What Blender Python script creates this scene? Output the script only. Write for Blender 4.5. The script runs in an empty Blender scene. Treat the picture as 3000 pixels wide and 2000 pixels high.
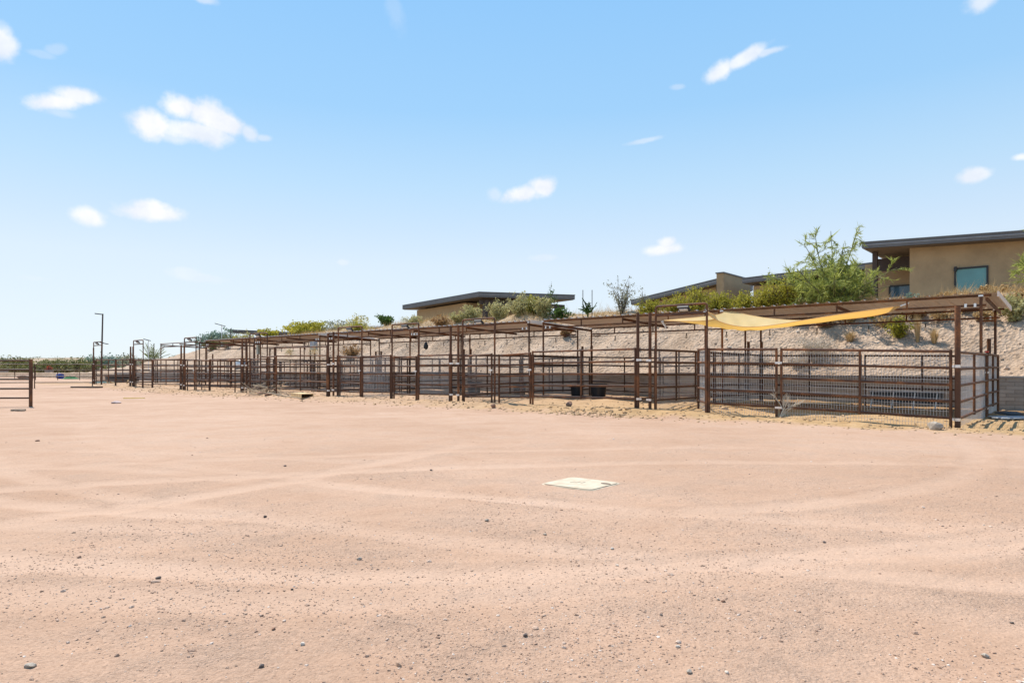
import bpy, math, random
import numpy as np
from mathutils import Vector, Matrix
random.seed(7); RNG = np.random.default_rng(7)
scene = bpy.context.scene
COL = scene.collection
R = math.radians

# ------------------------------------------------------------------ frame of reference
# The camera stands at the origin looking along +Y; the row of pens runs along U, hill side along V.
CAM_H = 1.16
U = np.array([-.7616, .6480]); V = np.array([.6480, .7616]); C0 = np.array([8.78, 13.45])
SUN_EL, SUN_AZ = R(55), R(-38)          # azimuth measured from +Y towards +X

def sm(x, a, b):
    t = np.clip((np.asarray(x, float) - a) / (b - a), 0, 1)
    return t * t * (3 - 2 * t)

_perm = np.random.default_rng(3).random((256, 256))
def vnoise(x, y):
    x = np.asarray(x, float); y = np.asarray(y, float)
    xi = np.floor(x).astype(int); yi = np.floor(y).astype(int)
    fx = x - xi; fy = y - yi
    fx = fx * fx * (3 - 2 * fx); fy = fy * fy * (3 - 2 * fy)
    a = _perm[xi & 255, yi & 255]; b = _perm[(xi + 1) & 255, yi & 255]
    c = _perm[xi & 255, (yi + 1) & 255]; d = _perm[(xi + 1) & 255, (yi + 1) & 255]
    return (a * (1 - fx) + b * fx) * (1 - fy) + (c * (1 - fx) + d * fx) * fy - .5
def fbm(x, y, o=4, g=.5):
    r = 0; a = 1.
    for i in range(o):
        r = r + a * vnoise(x * 2 ** i + 17.3 * i, y * 2 ** i - 9.1 * i); a *= g
    return r

def sv(X, Y):
    dx = np.asarray(X, float) - C0[0]; dy = np.asarray(Y, float) - C0[1]
    return dx * U[0] + dy * U[1], dx * V[0] + dy * V[1]
# wheel tracks: circles (centre, radius) of vehicles that turned in the yard
TRACKS = [(-2.0, 16.5, 11.6), (-2.0, 16.5, 13.1), (6.5, 22, 17.2), (6.5, 22, 18.7), (-9.0, -6.0, 14.6), (-9.0, -6.0, 16.2),
          (3.0, -9.0, 17.5), (3.0, -9.0, 19.1), (14, -2.5, 9.2), (14, -2.5, 10.6), (-14, 14, 13.5), (-14, 14, 15.1), (-1.0, 14.2, 10.4), (-1.0, 14.2, 8.9)]
def track_mask(X, Y):
    m = np.zeros_like(np.asarray(X, float)); h = np.zeros_like(m)
    wob = .35 * fbm(np.asarray(X) * .25 + 5, np.asarray(Y) * .25, 2)
    for i, (cx, cy, r) in enumerate(TRACKS):
        d = np.hypot(X - cx, Y - cy) - r + wob
        k = np.exp(-(d / .17) ** 4)
        fade = np.clip(.65 + 1.6 * fbm(np.asarray(X) * .16 + i * 7, np.asarray(Y) * .16, 2), .1, 1)
        m = np.maximum(m, k * fade)
        h = h - .008 * k * fade + .007 * np.exp(-((np.abs(d) - .25) / .08) ** 2) * fade
    k = 1 - .72 * sm(np.hypot(X, Y), 6.5, 13)
    return m * k, h * k
def gz(X, Y):
    X = np.asarray(X, float); Y = np.asarray(Y, float)
    s, v = sv(X, Y)
    z = .13 * sm(s, 0.5, 7) * sm(v, -1.3, -.15) + .16 * sm(s, 34, 46) * sm(v, -6, -1)
    inside = sm(v, -.9, .3) * (1 - sm(v, 8.4, 9.5)) * sm(s, -5, -2) * (1 - sm(s, 50, 54))
    z = z + inside * (.10 * fbm(X * .9, Y * .9, 3))
    bank = np.exp(-((v + .55) / .45) ** 2) * sm(s, -3, -1) * (1 - sm(s, 48, 52))
    z = z + bank * (.05 + .09 * fbm(X * 1.4, Y * 1.4, 3))
    right = sm(-s, .3, 3) * sm(v, -.6, 1.5)
    z = z + right * .12
    yard = 1 - sm(v, -1.6, -.4)
    m, h = track_mask(X, Y)
    near = 1 - sm(np.hypot(X, Y), 25, 50)
    z = z + yard * near * (h + .028 * fbm(X * .35, Y * .35, 3) + .009 * fbm(X * 3.1, Y * 3.1, 3))
    far = sm(np.hypot(X, Y), 70, 160)
    z = z + far * 1.0 * (fbm(X * .02, Y * .02, 3) + .2)
    ridge = sm(Y, 220, 480) * (1 - .6 * sm(Y, 700, 1500))
    z = z + ridge * (6.8 + 7 * fbm(X * .006 + 3, Y * .006, 4)) * (1 - .35 * sm(X, -200, 300))
    return z
def W(s, v, z=0.):
    p = C0 + U * s + V * v
    return np.array([p[0], p[1], z])
def G(s, v, dz=0.):
    p = W(s, v); p[2] = float(gz(p[0], p[1])) + dz
    return p
def s_at(px, v=0.):
    k = (px - 1500) / 2000.; o = C0 + V * v
    return (o[0] - o[1] * k) / (-U[0] + U[1] * k)
def at(px, py, D):
    return np.array([(px - 1500) / 2000. * D, D, CAM_H + (1085 - py) / 2000. * D])
def on_ground(px, py):
    D = CAM_H * 2000 / (py - 1085)
    for _ in range(6):
        z = float(gz((px - 1500) / 2000. * D, D)); D = (CAM_H - z) * 2000 / (py - 1085)
    X = (px - 1500) / 2000. * D
    return np.array([X, D, float(gz(X, D))])

# hillside behind the retaining wall
WALL_V = 8.7
def crest(s):
    s = np.asarray(s, float)
    return np.interp(s, [-30, 0, 30, 42, 55, 63, 73, 90, 110], [4.15, 4.0, 4.3, 4.2, 3.7, 2.9, 2.0, .3, -.6])
def hz(s, v):
    s = np.asarray(s, float); v = np.asarray(v, float)
    t = (v - WALL_V - .25) / 4.7
    c = crest(s)
    prof = np.where(t < .8, t * 1.09, .872 + .128 * (1 - np.exp(-np.maximum(t - .8, 0) * 6)))
    prof = np.clip(prof, 0, 1.02)
    z = .93 + (c - .93) * prof
    amp = sm(v, WALL_V + .2, WALL_V + 1.2)
    z = z + amp * (.42 * fbm(s * .32, v * .45, 3) + .16 * fbm(s * 1.6, v * 1.6, 4, .6))
    # gullies
    z = z - amp * (1 - sm(t, .7, 1.1)) * .16 * np.maximum(0, fbm(s * .8 + 4, v * .12, 2) + .05) * 2
    return z
def H(s, v, dz=0.):
    p = W(s, v); p[2] = float(hz(s, v)) + dz
    return p
def H_px(px, v, dz=0.):
    return H(s_at(px, v), v, dz)

# ------------------------------------------------------------------ mesh building
class MB:
    def __init__(self): self.vs = []; self.fs = []; self.n = 0
    def add(self, verts, faces):
        verts = np.asarray(verts, float).reshape(-1, 3)
        if isinstance(faces, np.ndarray): self.fs.append(faces.astype(int) + self.n)
        else:
            by = {}
            for f in faces: by.setdefault(len(f), []).append(f)
            for k in by: self.fs.append(np.array(by[k], int) + self.n)
        self.vs.append(verts); self.n += len(verts)
        return self
    def tube(self, pts, r, n=8, caps=True):
        pts = [np.asarray(p, float) for p in pts]; m = len(pts)
        rr = r if hasattr(r, '__len__') else [r] * m
        ring = []; ref = None
        for i in range(m):
            t = (pts[min(i + 1, m - 1)] - pts[max(i - 1, 0)]); L = np.linalg.norm(t); t = t / (L if L > 1e-9 else 1)
            if ref is None:
                ref = np.array([0, 0, 1.]) if abs(t[2]) < .9 else np.array([1., 0, 0])
            a = ref - t * ref.dot(t); a /= np.linalg.norm(a); ref = a; b = np.cross(t, a)
            ang = np.arange(n) * 2 * math.pi / n
            ring.append(pts[i] + rr[i] * (np.outer(np.cos(ang), a) + np.outer(np.sin(ang), b)))
        v = np.concatenate(ring); f = []
        for i in range(m - 1):
            for j in range(n):
                f.append((i * n + j, i * n + (j + 1) % n, (i + 1) * n + (j + 1) % n, (i + 1) * n + j))
        if caps:
            f.append(tuple(range(n - 1, -1, -1))); f.append(tuple((m - 1) * n + j for j in range(n)))
        return self.add(v, f)
    def box(self, c, size, ax=None, ay=None, az=None):
        c = np.asarray(c, float)
        ax = np.array([1., 0, 0]) if ax is None else np.asarray(ax, float)
        ay = np.array([0, 1., 0]) if ay is None else np.asarray(ay, float)
        az = np.array([0, 0, 1.]) if az is None else np.asarray(az, float)
        hx, hy, hz_ = [q / 2 for q in size]
        v = [c + i * hx * ax + j * hy * ay + k * hz_ * az for k in (-1, 1) for j in (-1, 1) for i in (-1, 1)]
        return self.add(v, [(0, 2, 3, 1), (4, 5, 7, 6), (0, 1, 5, 4), (1, 3, 7, 5), (3, 2, 6, 7), (2, 0, 4, 6)])
    def prism(self, top, h):
        """slab: polygon 'top' (counter-clockwise from above) extruded down by h"""
        top = np.asarray(top, float); n = len(top)
        v = np.concatenate([top, top - np.array([0, 0, h])])
        f = [tuple(range(n)), tuple(range(2 * n - 1, n - 1, -1))]
        for i in range(n): j = (i + 1) % n; f.append((i, i + n, j + n, j))
        return self.add(v, f)
    def quads(self, c, d1, d2):
        c = np.asarray(c); v = np.stack([c - d1 - d2, c + d1 - d2, c + d1 + d2, c - d1 + d2], 1).reshape(-1, 3)
        return self.add(v, np.arange(4 * len(c)).reshape(-1, 4))
    def leaves(self, c, d1, d2):
        """pointed leaf: rhombus along d1"""
        c = np.asarray(c); v = np.stack([c - d1, c - d2, c + d1, c + d2], 1).reshape(-1, 3)
        return self.add(v, np.arange(4 * len(c)).reshape(-1, 4))
    def mesh(self, name, origin=None, smooth=True):
        v = np.concatenate(self.vs)
        if origin is not None: v = v - np.asarray(origin)
        me = bpy.data.meshes.new(name)
        me.vertices.add(len(v)); me.vertices.foreach_set('co', v.astype(np.float32).ravel())
        nl = sum(f.size for f in self.fs); npoly = sum(len(f) for f in self.fs)
        me.loops.add(nl); me.polygons.add(npoly)
        me.loops.foreach_set('vertex_index', np.concatenate([f.ravel() for f in self.fs]).astype(np.int32))
        tot = np.concatenate([np.full(len(f), f.shape[1]) for f in self.fs])
        start = np.concatenate([[0], np.cumsum(tot)[:-1]])
        me.polygons.foreach_set('loop_start', start.astype(np.int32))
        me.update(calc_edges=True); me.validate()
        me.polygons.foreach_set('use_smooth', np.full(len(me.polygons), bool(smooth)))
        return me

def tag(o, label, cat, group=None, kind=None):
    if label: o['label'] = label
    if cat: o['category'] = cat
    if group: o['group'] = group
    if kind: o['kind'] = kind
    return o
def thing(name, loc, label, cat, group=None):
    o = bpy.data.objects.new(name, None); COL.objects.link(o); o.location = Vector(loc); o.empty_display_size = .2
    ORG[o.name] = np.asarray(loc, float)
    return tag(o, label, cat, group)
ORG = {}
def part(name, mb, mat, parent=None, smooth=True, angle=True):
    org = ORG[parent.name] if parent is not None else None
    me = mb.mesh(name, org, smooth); me.materials.append(mat)
    o = bpy.data.objects.new(name, me); COL.objects.link(o)
    if smooth and angle:
        try: me.set_sharp_from_angle(angle=R(38))
        except Exception: pass
    if parent is not None:
        o.parent = parent; ORG[o.name] = org
    return o
def solo(name, mb, mat, loc, label, cat, group=None, kind=None, smooth=True):
    me = mb.mesh(name, loc, smooth); me.materials.append(mat)
    o = bpy.data.objects.new(name, me); COL.objects.link(o); o.location = Vector(loc); ORG[o.name] = np.asarray(loc, float)
    if smooth:
        try: me.set_sharp_from_angle(angle=R(38))
        except Exception: pass
    return tag(o, label, cat, group, kind)

# ------------------------------------------------------------------ materials
def new_mat(name):
    m = bpy.data.materials.new(name); m.use_nodes = True
    nt = m.node_tree; b = nt.nodes['Principled BSDF']
    return m, nt, b
def N(nt, typ, **kw):
    n = nt.nodes.new(typ)
    for k, v in kw.items():
        if k in n.inputs.keys() if isinstance(k, str) else False: n.inputs[k].default_value = v
        else: setattr(n, k, v)
    return n
def ramp(nt, fac, stops):
    r = nt.nodes.new('ShaderNodeValToRGB'); e = r.color_ramp.elements
    while len(e) < len(stops): e.new(.5)
    for el, (p, c) in zip(e, stops): el.position = p; el.color = (*c, 1)
    nt.links.new(fac, r.inputs['Fac']); return r.outputs['Color']
def noise(nt, scale, detail=4, rough=.55, vec=None, dist=0.):
    n = nt.nodes.new('ShaderNodeTexNoise'); n.inputs['Scale'].default_value = scale; n.inputs['Detail'].default_value = detail
    n.inputs['Roughness'].default_value = rough; n.inputs['Distortion'].default_value = dist
    if vec is not None: nt.links.new(vec, n.inputs['Vector'])
    return n
def pos(nt):
    return nt.nodes.new('ShaderNodeNewGeometry').outputs['Position']
def bump(nt, h, strength, dist, prev=None):
    b = nt.nodes.new('ShaderNodeBump'); b.inputs['Strength'].default_value = strength; b.inputs['Distance'].default_value = dist
    nt.links.new(h, b.inputs['Height'])
    if prev is not None: nt.links.new(prev, b.inputs['Normal'])
    return b.outputs['Normal']
def mixc(nt, fac, a, b, mode='MIX'):
    m = nt.nodes.new('ShaderNodeMix'); m.data_type = 'RGBA'; m.blend_type = mode
    if isinstance(fac, (int, float)): m.inputs[0].default_value = fac
    else: nt.links.new(fac, m.inputs[0])
    for i, q in ((6, a), (7, b)):
        if isinstance(q, tuple): m.inputs[i].default_value = (*q, 1)
        else: nt.links.new(q, m.inputs[i])
    return m.outputs[2]
def math_(nt, op, a, b=None, c=None, clamp=False):
    m = nt.nodes.new('ShaderNodeMath'); m.operation = op; m.use_clamp = clamp
    for i, q in enumerate((a, b, c)):
        if q is None: continue
        if isinstance(q, (int, float)): m.inputs[i].default_value = q
        else: nt.links.new(q, m.inputs[i])
    return m.outputs[0]
def mrange(nt, v, a, b, c=0., d=1.):
    m = nt.nodes.new('ShaderNodeMapRange'); nt.links.new(v, m.inputs[0])
    for i, q in enumerate((a, b, c, d)): m.inputs[i + 1].default_value = q
    return m.outputs[0]

def simple(name, c, rough=.6, metal=0., var=.25, scale=6., bmp=0., bscale=40., c2=None):
    m, nt, b = new_mat(name)
    n = noise(nt, scale, 5, .6, pos(nt))
    c2 = c2 or tuple(q * (1 - var) for q in c); c1 = tuple(min(1, q * (1 + var)) for q in c)
    nt.links.new(ramp(nt, n.outputs['Fac'], [(.3, c2), (.7, c1)]), b.inputs['Base Color'])
    b.inputs['Roughness'].default_value = rough; b.inputs['Metallic'].default_value = metal
    if bmp:
        n2 = noise(nt, bscale, 4, .6, pos(nt)); nt.links.new(bump(nt, n2.outputs['Fac'], bmp, .02), b.inputs['Normal'])
    return m

def steel_mat(name='rusty_pipe', base=(.102, .048, .027), rust=(.29, .118, .045), amount=(.48, .70)):
    m, nt, b = new_mat(name)
    p = pos(nt)
    n = noise(nt, 2.2, 6, .65, p); n2 = noise(nt, 30, 3, .6, p)
    f = math_(nt, 'ADD', n.outputs['Fac'], math_(nt, 'MULTIPLY', math_(nt, 'SUBTRACT', n2.outputs['Fac'], .5), .35))
    c = ramp(nt, f, [(.30, tuple(q * .75 for q in base)), (amount[0], base), (amount[1], rust)])
    nt.links.new(c, b.inputs['Base Color'])
    nt.links.new(mrange(nt, f, .35, .75, .42, .75), b.inputs['Roughness'])
    b.inputs['Metallic'].default_value = .0; b.inputs['Specular IOR Level'].default_value = .22
    nt.links.new(bump(nt, n2.outputs['Fac'], .15, .003), b.inputs['Normal'])
    return m

M = {}
M['pipe'] = steel_mat()
M['pipe_dark'] = steel_mat('dark_pipe', (.075, .038, .023), (.18, .076, .034), (.52, .78))
M['wire'] = simple('galvanised_wire', (.62, .61, .59), .5, .2, .12, 3)
M['zinc'] = simple('zinc_clamp', (.72, .72, .72), .28, .85, .12, 20)
M['black_plastic'] = simple('black_rubber', (.022, .022, .024), .5, 0, .3, 5, .1)
M['lamp_body'] = simple('black_lamp_metal', (.02, .022, .026), .6, .0, .2, 8)
M['lamp_lens'] = simple('frosted_lens', (.62, .64, .62), .3, 0, .08, 8)
M['bulb'] = simple('milky_bulb', (.8, .79, .74), .25, 0, .05, 8)
M['fascia'] = simple('charcoal_metal', (.125, .125, .128), .5, .2, .12, 1.5)
M['roof_far'] = simple('standing_seam', (.16, .165, .17), .45, .35, .12, 1.2)
M['soffit'] = simple('brown_soffit', (.10, .075, .055), .7, 0, .15, 2)
M['dark_wood'] = simple('dark_brown_steel', (.05, .033, .028), .6, 0, .2, 3)
M['wood'] = simple('weathered_pine', (.68, .48, .24), .75, 0, .28, 7, .15, 60)
M['plank'] = simple('grey_plank', (.36, .28, .20), .8, 0, .3, 6, .2, 60)
M['stick'] = simple('dry_stick', (.45, .35, .23), .8, 0, .3, 12)
M['white_twig'] = simple('bleached_twig', (.62, .53, .40), .8, 0, .2, 12)
M['bark'] = simple('bark', (.12, .09, .06), .9, 0, .3, 12, .3)
M['green_bark'] = simple('green_bark', (.16, .17, .06), .8, 0, .3, 12, .2)
M['lid'] = simple('cream_concrete_lid', (.54, .465, .34), .9, 0, .08, 9, .2, 60, c2=(.44, .345, .24))
M['lid_hole'] = simple('lid_slot_dark', (.13, .085, .055), .9, 0, .2, 20)  # even dark brown for the pull slot disc
M['white_paint'] = simple('white_tank', (.78, .78, .75), .4, 0, .05, 4)
M['blue_plastic'] = simple('blue_plastic', (.02, .06, .30), .45, 0, .2, 4)
M['green_tarp'] = simple('green_tarp', (.012, .11, .03), .95, 0, .3, 4, .2, 10)
M['teal'] = simple('pale_teal_plastic', (.32, .52, .48), .5, 0, .1, 4)
M['red'] = simple('red_plastic', (.55, .03, .02), .45, 0, .15, 8)
M['clay'] = simple('grey_pot', (.24, .22, .21), .8, 0, .15, 8)
M['yellow'] = simple('yellow_strip', (.75, .52, .07), .55, 0, .1, 8)
M['cloth'] = simple('white_cord', (.80, .77, .70), .8, 0, .06, 8)
M['greybox'] = simple('grey_enamel', (.36, .38, .40), .5, .1, .1, 3)
M['palebox'] = simple('pale_green_enamel', (.42, .46, .40), .5, .1, .1, 3)
M['hay'] = simple('hay', (.66, .52, .26), .85, 0, .3, 30)
M['net'] = simple('black_net', (.02, .02, .02), .7, 0, .3, 30)

def stone_mat(name, c, var=.3):
    return simple(name, c, .85, 0, var, 18, .4, 70)
M['stone_grey'] = stone_mat('grey_stone', (.36, .30, .235)); M['stone_pale'] = stone_mat('pale_stone', (.56, .48, .39), .15)
M['stone_dark'] = stone_mat('dark_stone', (.12, .09, .075)); M['stone_brown'] = stone_mat('brown_stone', (.26, .14, .085))
M['stone_pink'] = stone_mat('pink_stone', (.46, .34, .30), .15)

def island_mat(name, cols, rough=.8, trans=.36):
    """foliage: colour varies leaf by leaf and clump by clump"""
    m, nt, b = new_mat(name)
    g = nt.nodes.new('ShaderNodeNewGeometry')
    n = noise(nt, 1.7, 3, .6, g.outputs['Position'])
    f = math_(nt, 'ADD', math_(nt, 'MULTIPLY', g.outputs['Random Per Island'], .55), math_(nt, 'MULTIPLY', n.outputs['Fac'], .5))
    c = ramp(nt, f, [(.15 + .7 * i / max(1, len(cols) - 1), q) for i, q in enumerate(cols)])
    nt.links.new(c, b.inputs['Base Color']); b.inputs['Roughness'].default_value = rough
    b.inputs['Specular IOR Level'].default_value = .25
    t = nt.nodes.new('ShaderNodeBsdfTranslucent'); nt.links.new(c, t.inputs['Color'])
    mx = nt.nodes.new('ShaderNodeMixShader'); mx.inputs[0].default_value = trans
    nt.links.new(b.outputs[0], mx.inputs[1]); nt.links.new(t.outputs[0], mx.inputs[2])
    nt.links.new(mx.outputs[0], nt.nodes['Material Output'].inputs['Surface'])
    return m
M['creosote'] = island_mat('creosote_leaf', [(.18, .165, .012), (.36, .33, .035), (.52, .47, .08)])
M['paloverde'] = island_mat('palo_verde_leaf', [(.23, .26, .04), (.38, .42, .09), (.54, .56, .19)])
M['sage'] = island_mat('sage_leaf', [(.30, .28, .10), (.46, .42, .18), (.58, .53, .28)])
M['dusty'] = island_mat('dusty_leaf', [(.16, .17, .12), (.27, .27, .18), (.36, .34, .24)])
M['bluegreen'] = island_mat('blue_green_leaf', [(.10, .16, .12), (.18, .26, .20), (.28, .36, .28)])
M['deepgreen'] = island_mat('deep_green_leaf', [(.03, .07, .015), (.07, .13, .025), (.12, .19, .04)])
M['straw'] = island_mat('straw', [(.36, .22, .09), (.53, .36, .16), (.66, .49, .27)], .85, .25)
M['whitebrush'] = island_mat('dead_brush', [(.38, .30, .22), (.55, .46, .36), (.68, .60, .50)], .85, .15)
M['rustbrush'] = island_mat('rusty_dry_brush', [(.20, .10, .035), (.34, .19, .075), (.46, .30, .15)])
M['palmleaf'] = island_mat('palm_frond', [(.09, .11, .035), (.16, .19, .06), (.24, .26, .11)])
M['brush'] = island_mat('desert_scrub', [(.09, .10, .03), (.18, .18, .055), (.27, .25, .10)], .85, .2)

# ---- ground: granite yard, sand in the pens
def ground_mat():
    m, nt, b = new_mat('decomposed_granite')
    p = pos(nt)
    dot = nt.nodes.new('ShaderNodeVectorMath'); dot.operation = 'DOT_PRODUCT'
    nt.links.new(p, dot.inputs[0]); dot.inputs[1].default_value = (V[0], V[1], 0)
    vv = math_(nt, 'SUBTRACT', dot.outputs['Value'], float(C0.dot(V)))
    dot2 = nt.nodes.new('ShaderNodeVectorMath'); dot2.operation = 'DOT_PRODUCT'
    nt.links.new(p, dot2.inputs[0]); dot2.inputs[1].default_value = (U[0], U[1], 0)
    ss = math_(nt, 'SUBTRACT', dot2.outputs['Value'], float(C0.dot(U)))
    nb = noise(nt, .9, 4, .6, p)
    edge = math_(nt, 'ADD', vv, math_(nt, 'MULTIPLY', math_(nt, 'SUBTRACT', nb.outputs['Fac'], .5), 1.6))
    sand = mrange(nt, edge, -1.25, -.75)
    sand = math_(nt, 'MULTIPLY', math_(nt, 'MULTIPLY', sand, mrange(nt, ss, 62, 54, 0, 1)), mrange(nt, ss, 6, 17, 1., .42))
    # granite
    n1 = noise(nt, .22, 4, .6, p); n2 = noise(nt, 1.3, 5, .65, p); n3 = noise(nt, 70, 4, .75, p)
    vo = nt.nodes.new('ShaderNodeTexVoronoi'); vo.inputs['Scale'].default_value = 75; nt.links.new(p, vo.inputs['Vector'])
    big = ramp(nt, math_(nt, 'ADD', math_(nt, 'MULTIPLY', n1.outputs['Fac'], .5), math_(nt, 'MULTIPLY', n2.outputs['Fac'], .5)),
               [(.38, (.39, .247, .164)), (.5, (.455, .300, .208)), (.62, (.505, .347, .251))])
    grain = ramp(nt, vo.outputs['Color'], [(.0, (.62, .58, .56)), (.25, (.90, .88, .86)), (.7, (1.05, 1.04, 1.03)), (1., (1.28, 1.26, 1.25))])
    g = mixc(nt, .40, big, grain, 'MULTIPLY')
    g = mixc(nt, mrange(nt, n3.outputs['Fac'], .34, .52, .52, 0), g, (.26, .15, .095))  # warm shade in the pits between grains, painted into the colour
    at_ = nt.nodes.new('ShaderNodeAttribute'); at_.attribute_name = 'wheel_track'
    g = mixc(nt, math_(nt, 'MULTIPLY', at_.outputs['Fac'], .38), g, (.52, .362, .264))
    # sand
    s1 = noise(nt, 2.5, 6, .7, p)
    sc = ramp(nt, s1.outputs['Fac'], [(.35, (.35, .215, .10)), (.55, (.44, .285, .145)), (.7, (.50, .34, .195))])
    sc = mixc(nt, mrange(nt, n3.outputs['Fac'], .3, .5, .3, 0), sc, (.20, .11, .05))
    # shade of the canopy roofs, painted into the sand as a darker brown
    dirt = math_(nt, 'MULTIPLY', mrange(nt, edge, 3.9, 5.0), mrange(nt, edge, 8.9, 8.2))  # mask of the painted shade band beneath the roofs
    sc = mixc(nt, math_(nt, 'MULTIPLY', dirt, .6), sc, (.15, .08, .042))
    far = nt.nodes.new('ShaderNodeVectorMath'); far.operation = 'LENGTH'; nt.links.new(p, far.inputs[0])
    fm = mrange(nt, far.outputs['Value'], 120, 260)
    n5 = noise(nt, .05, 6, .7, p)
    fc = ramp(nt, n5.outputs['Fac'], [(.38, (.13, .115, .055)), (.5, (.30, .22, .14)), (.62, (.42, .32, .24))])
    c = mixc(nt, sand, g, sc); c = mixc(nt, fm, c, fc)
    nt.links.new(c, b.inputs['Base Color']); b.inputs['Roughness'].default_value = .95; b.inputs['Specular IOR Level'].default_value = .1
    h1 = math_(nt, 'ADD', math_(nt, 'MULTIPLY', n3.outputs['Fac'], .6), math_(nt, 'ADD', math_(nt, 'MULTIPLY', vo.outputs['Distance'], -.22), math_(nt, 'MULTIPLY', noise(nt, 23, 5, .8, p, 1.2).outputs['Fac'], .75)))
    nfad = mrange(nt, far.outputs['Value'], 4, 40, 1., .25)
    bb = nt.nodes.new('ShaderNodeBump'); bb.inputs['Distance'].default_value = .022
    patch = math_(nt, 'MULTIPLY', mrange(nt, n2.outputs['Fac'], .38, .62, .30, 1.25), math_(nt, 'SUBTRACT', 1., math_(nt, 'MULTIPLY', at_.outputs['Fac'], .60)))
    nt.links.new(math_(nt, 'MULTIPLY', math_(nt, 'MULTIPLY', nfad, .72), patch), bb.inputs['Strength']); nt.links.new(h1, bb.inputs['Height'])
    nm = noise(nt, 7, 4, .65, p)
    nrm = bump(nt, nm.outputs['Fac'], .35, .05, bb.outputs['Normal'])
    nt.links.new(nrm, b.inputs['Normal'])
    return m
M['ground'] = ground_mat()

def hill_mat():
    m, nt, b = new_mat('gravelly_slope')
    p = pos(nt)
    n1 = noise(nt, .5, 5, .6, p); n2 = noise(nt, 6, 5, .7, p)
    vo = nt.nodes.new('ShaderNodeTexVoronoi'); vo.inputs['Scale'].default_value = 9; nt.links.new(p, vo.inputs['Vector'])
    c = ramp(nt, math_(nt, 'ADD', math_(nt, 'MULTIPLY', n1.outputs['Fac'], .55), math_(nt, 'MULTIPLY', n2.outputs['Fac'], .45)),
             [(.36, (.31, .212, .138)), (.5, (.435, .312, .216)), (.64, (.54, .405, .295))])
    st = ramp(nt, vo.outputs['Color'], [(.0, (.6, .58, .56)), (.35, (.95, .94, .93)), (.8, (1.1, 1.1, 1.1)), (1., (1.3, 1.3, 1.3))])
    c = mixc(nt, .4, c, st, 'MULTIPLY')
    # plateau of dry grass and litter above the slope
    sep = nt.nodes.new('ShaderNodeSeparateXYZ'); nt.links.new(p, sep.inputs[0])
    top = mrange(nt, math_(nt, 'ADD', sep.outputs['Z'], math_(nt, 'MULTIPLY', n1.outputs['Fac'], 1.2)), 4.2, 4.8)
    c = mixc(nt, math_(nt, 'MULTIPLY', top, .7), c, (.42, .30, .16))
    nt.links.new(c, b.inputs['Base Color']); b.inputs['Roughness'].default_value = .95; b.inputs['Specular IOR Level'].default_value = .15
    nr = bump(nt, vo.outputs['Distance'], .5, .12)
    nr = bump(nt, n2.outputs['Fac'], .65, .12, nr)
    nt.links.new(nr, b.inputs['Normal'])
    return m
M['hill'] = hill_mat()

def stucco(name, c):
    m, nt, b = new_mat(name); p = pos(nt)
    n = noise(nt, .8, 5, .65, p); n2 = noise(nt, 45, 3, .6, p)
    nt.links.new(ramp(nt, n.outputs['Fac'], [(.3, tuple(q * .82 for q in c)), (.5, c), (.72, tuple(q * 1.14 for q in c))]), b.inputs['Base Color'])
    b.inputs['Roughness'].default_value = .9
    nt.links.new(bump(nt, n2.outputs['Fac'], .35, .015), b.inputs['Normal']); return m
M['stucco'] = stucco('tan_stucco', (.36, .265, .155)); M['stucco_dark'] = stucco('brown_stucco', (.13, .10, .08))
M['stucco_pale'] = stucco('sand_stucco', (.36, .28, .185))

def block_mat():
    m, nt, b = new_mat('split_face_block')
    g = nt.nodes.new('ShaderNodeTexCoord')
    mp = nt.nodes.new('ShaderNodeMapping'); mp.vector_type = 'POINT'
    nt.links.new(g.outputs['UV'], mp.inputs['Vector'])
    br = nt.nodes.new('ShaderNodeTexBrick'); nt.links.new(mp.outputs[0], br.inputs['Vector'])
    br.inputs['Scale'].default_value = 1.; br.inputs['Brick Width'].default_value = .42; br.inputs['Row Height'].default_value = .113
    br.inputs['Mortar Size'].default_value = .006; br.inputs['Mortar Smooth'].default_value = .3
    br.inputs['Color1'].default_value = (.29, .265, .23, 1); br.inputs['Color2'].default_value = (.38, .35, .31, 1)
    br.inputs['Mortar'].default_value = (.17, .155, .135, 1)
    p = pos(nt); n = noise(nt, 1.1, 5, .7, p); n2 = noise(nt, 28, 4, .7, p)
    c = mixc(nt, .7, br.outputs['Color'], ramp(nt, n.outputs['Fac'], [(.3, (.75, .72, .7)), (.7, (1.2, 1.18, 1.15))]), 'MULTIPLY')
    nt.links.new(c, b.inputs['Base Color']); b.inputs['Roughness'].default_value = .9
    nr = bump(nt, math_(nt, 'SUBTRACT', 1., br.outputs['Fac']), .7, .02)
    nr = bump(nt, n2.outputs['Fac'], .5, .02, nr); nt.links.new(nr, b.inputs['Normal'])
    return m
M['block'] = block_mat()

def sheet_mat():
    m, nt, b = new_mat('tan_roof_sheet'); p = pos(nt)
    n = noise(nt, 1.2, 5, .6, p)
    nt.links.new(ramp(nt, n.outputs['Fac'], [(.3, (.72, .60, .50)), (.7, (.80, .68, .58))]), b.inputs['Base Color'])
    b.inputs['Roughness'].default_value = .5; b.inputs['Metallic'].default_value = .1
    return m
M['sheet'] = sheet_mat()

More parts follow.
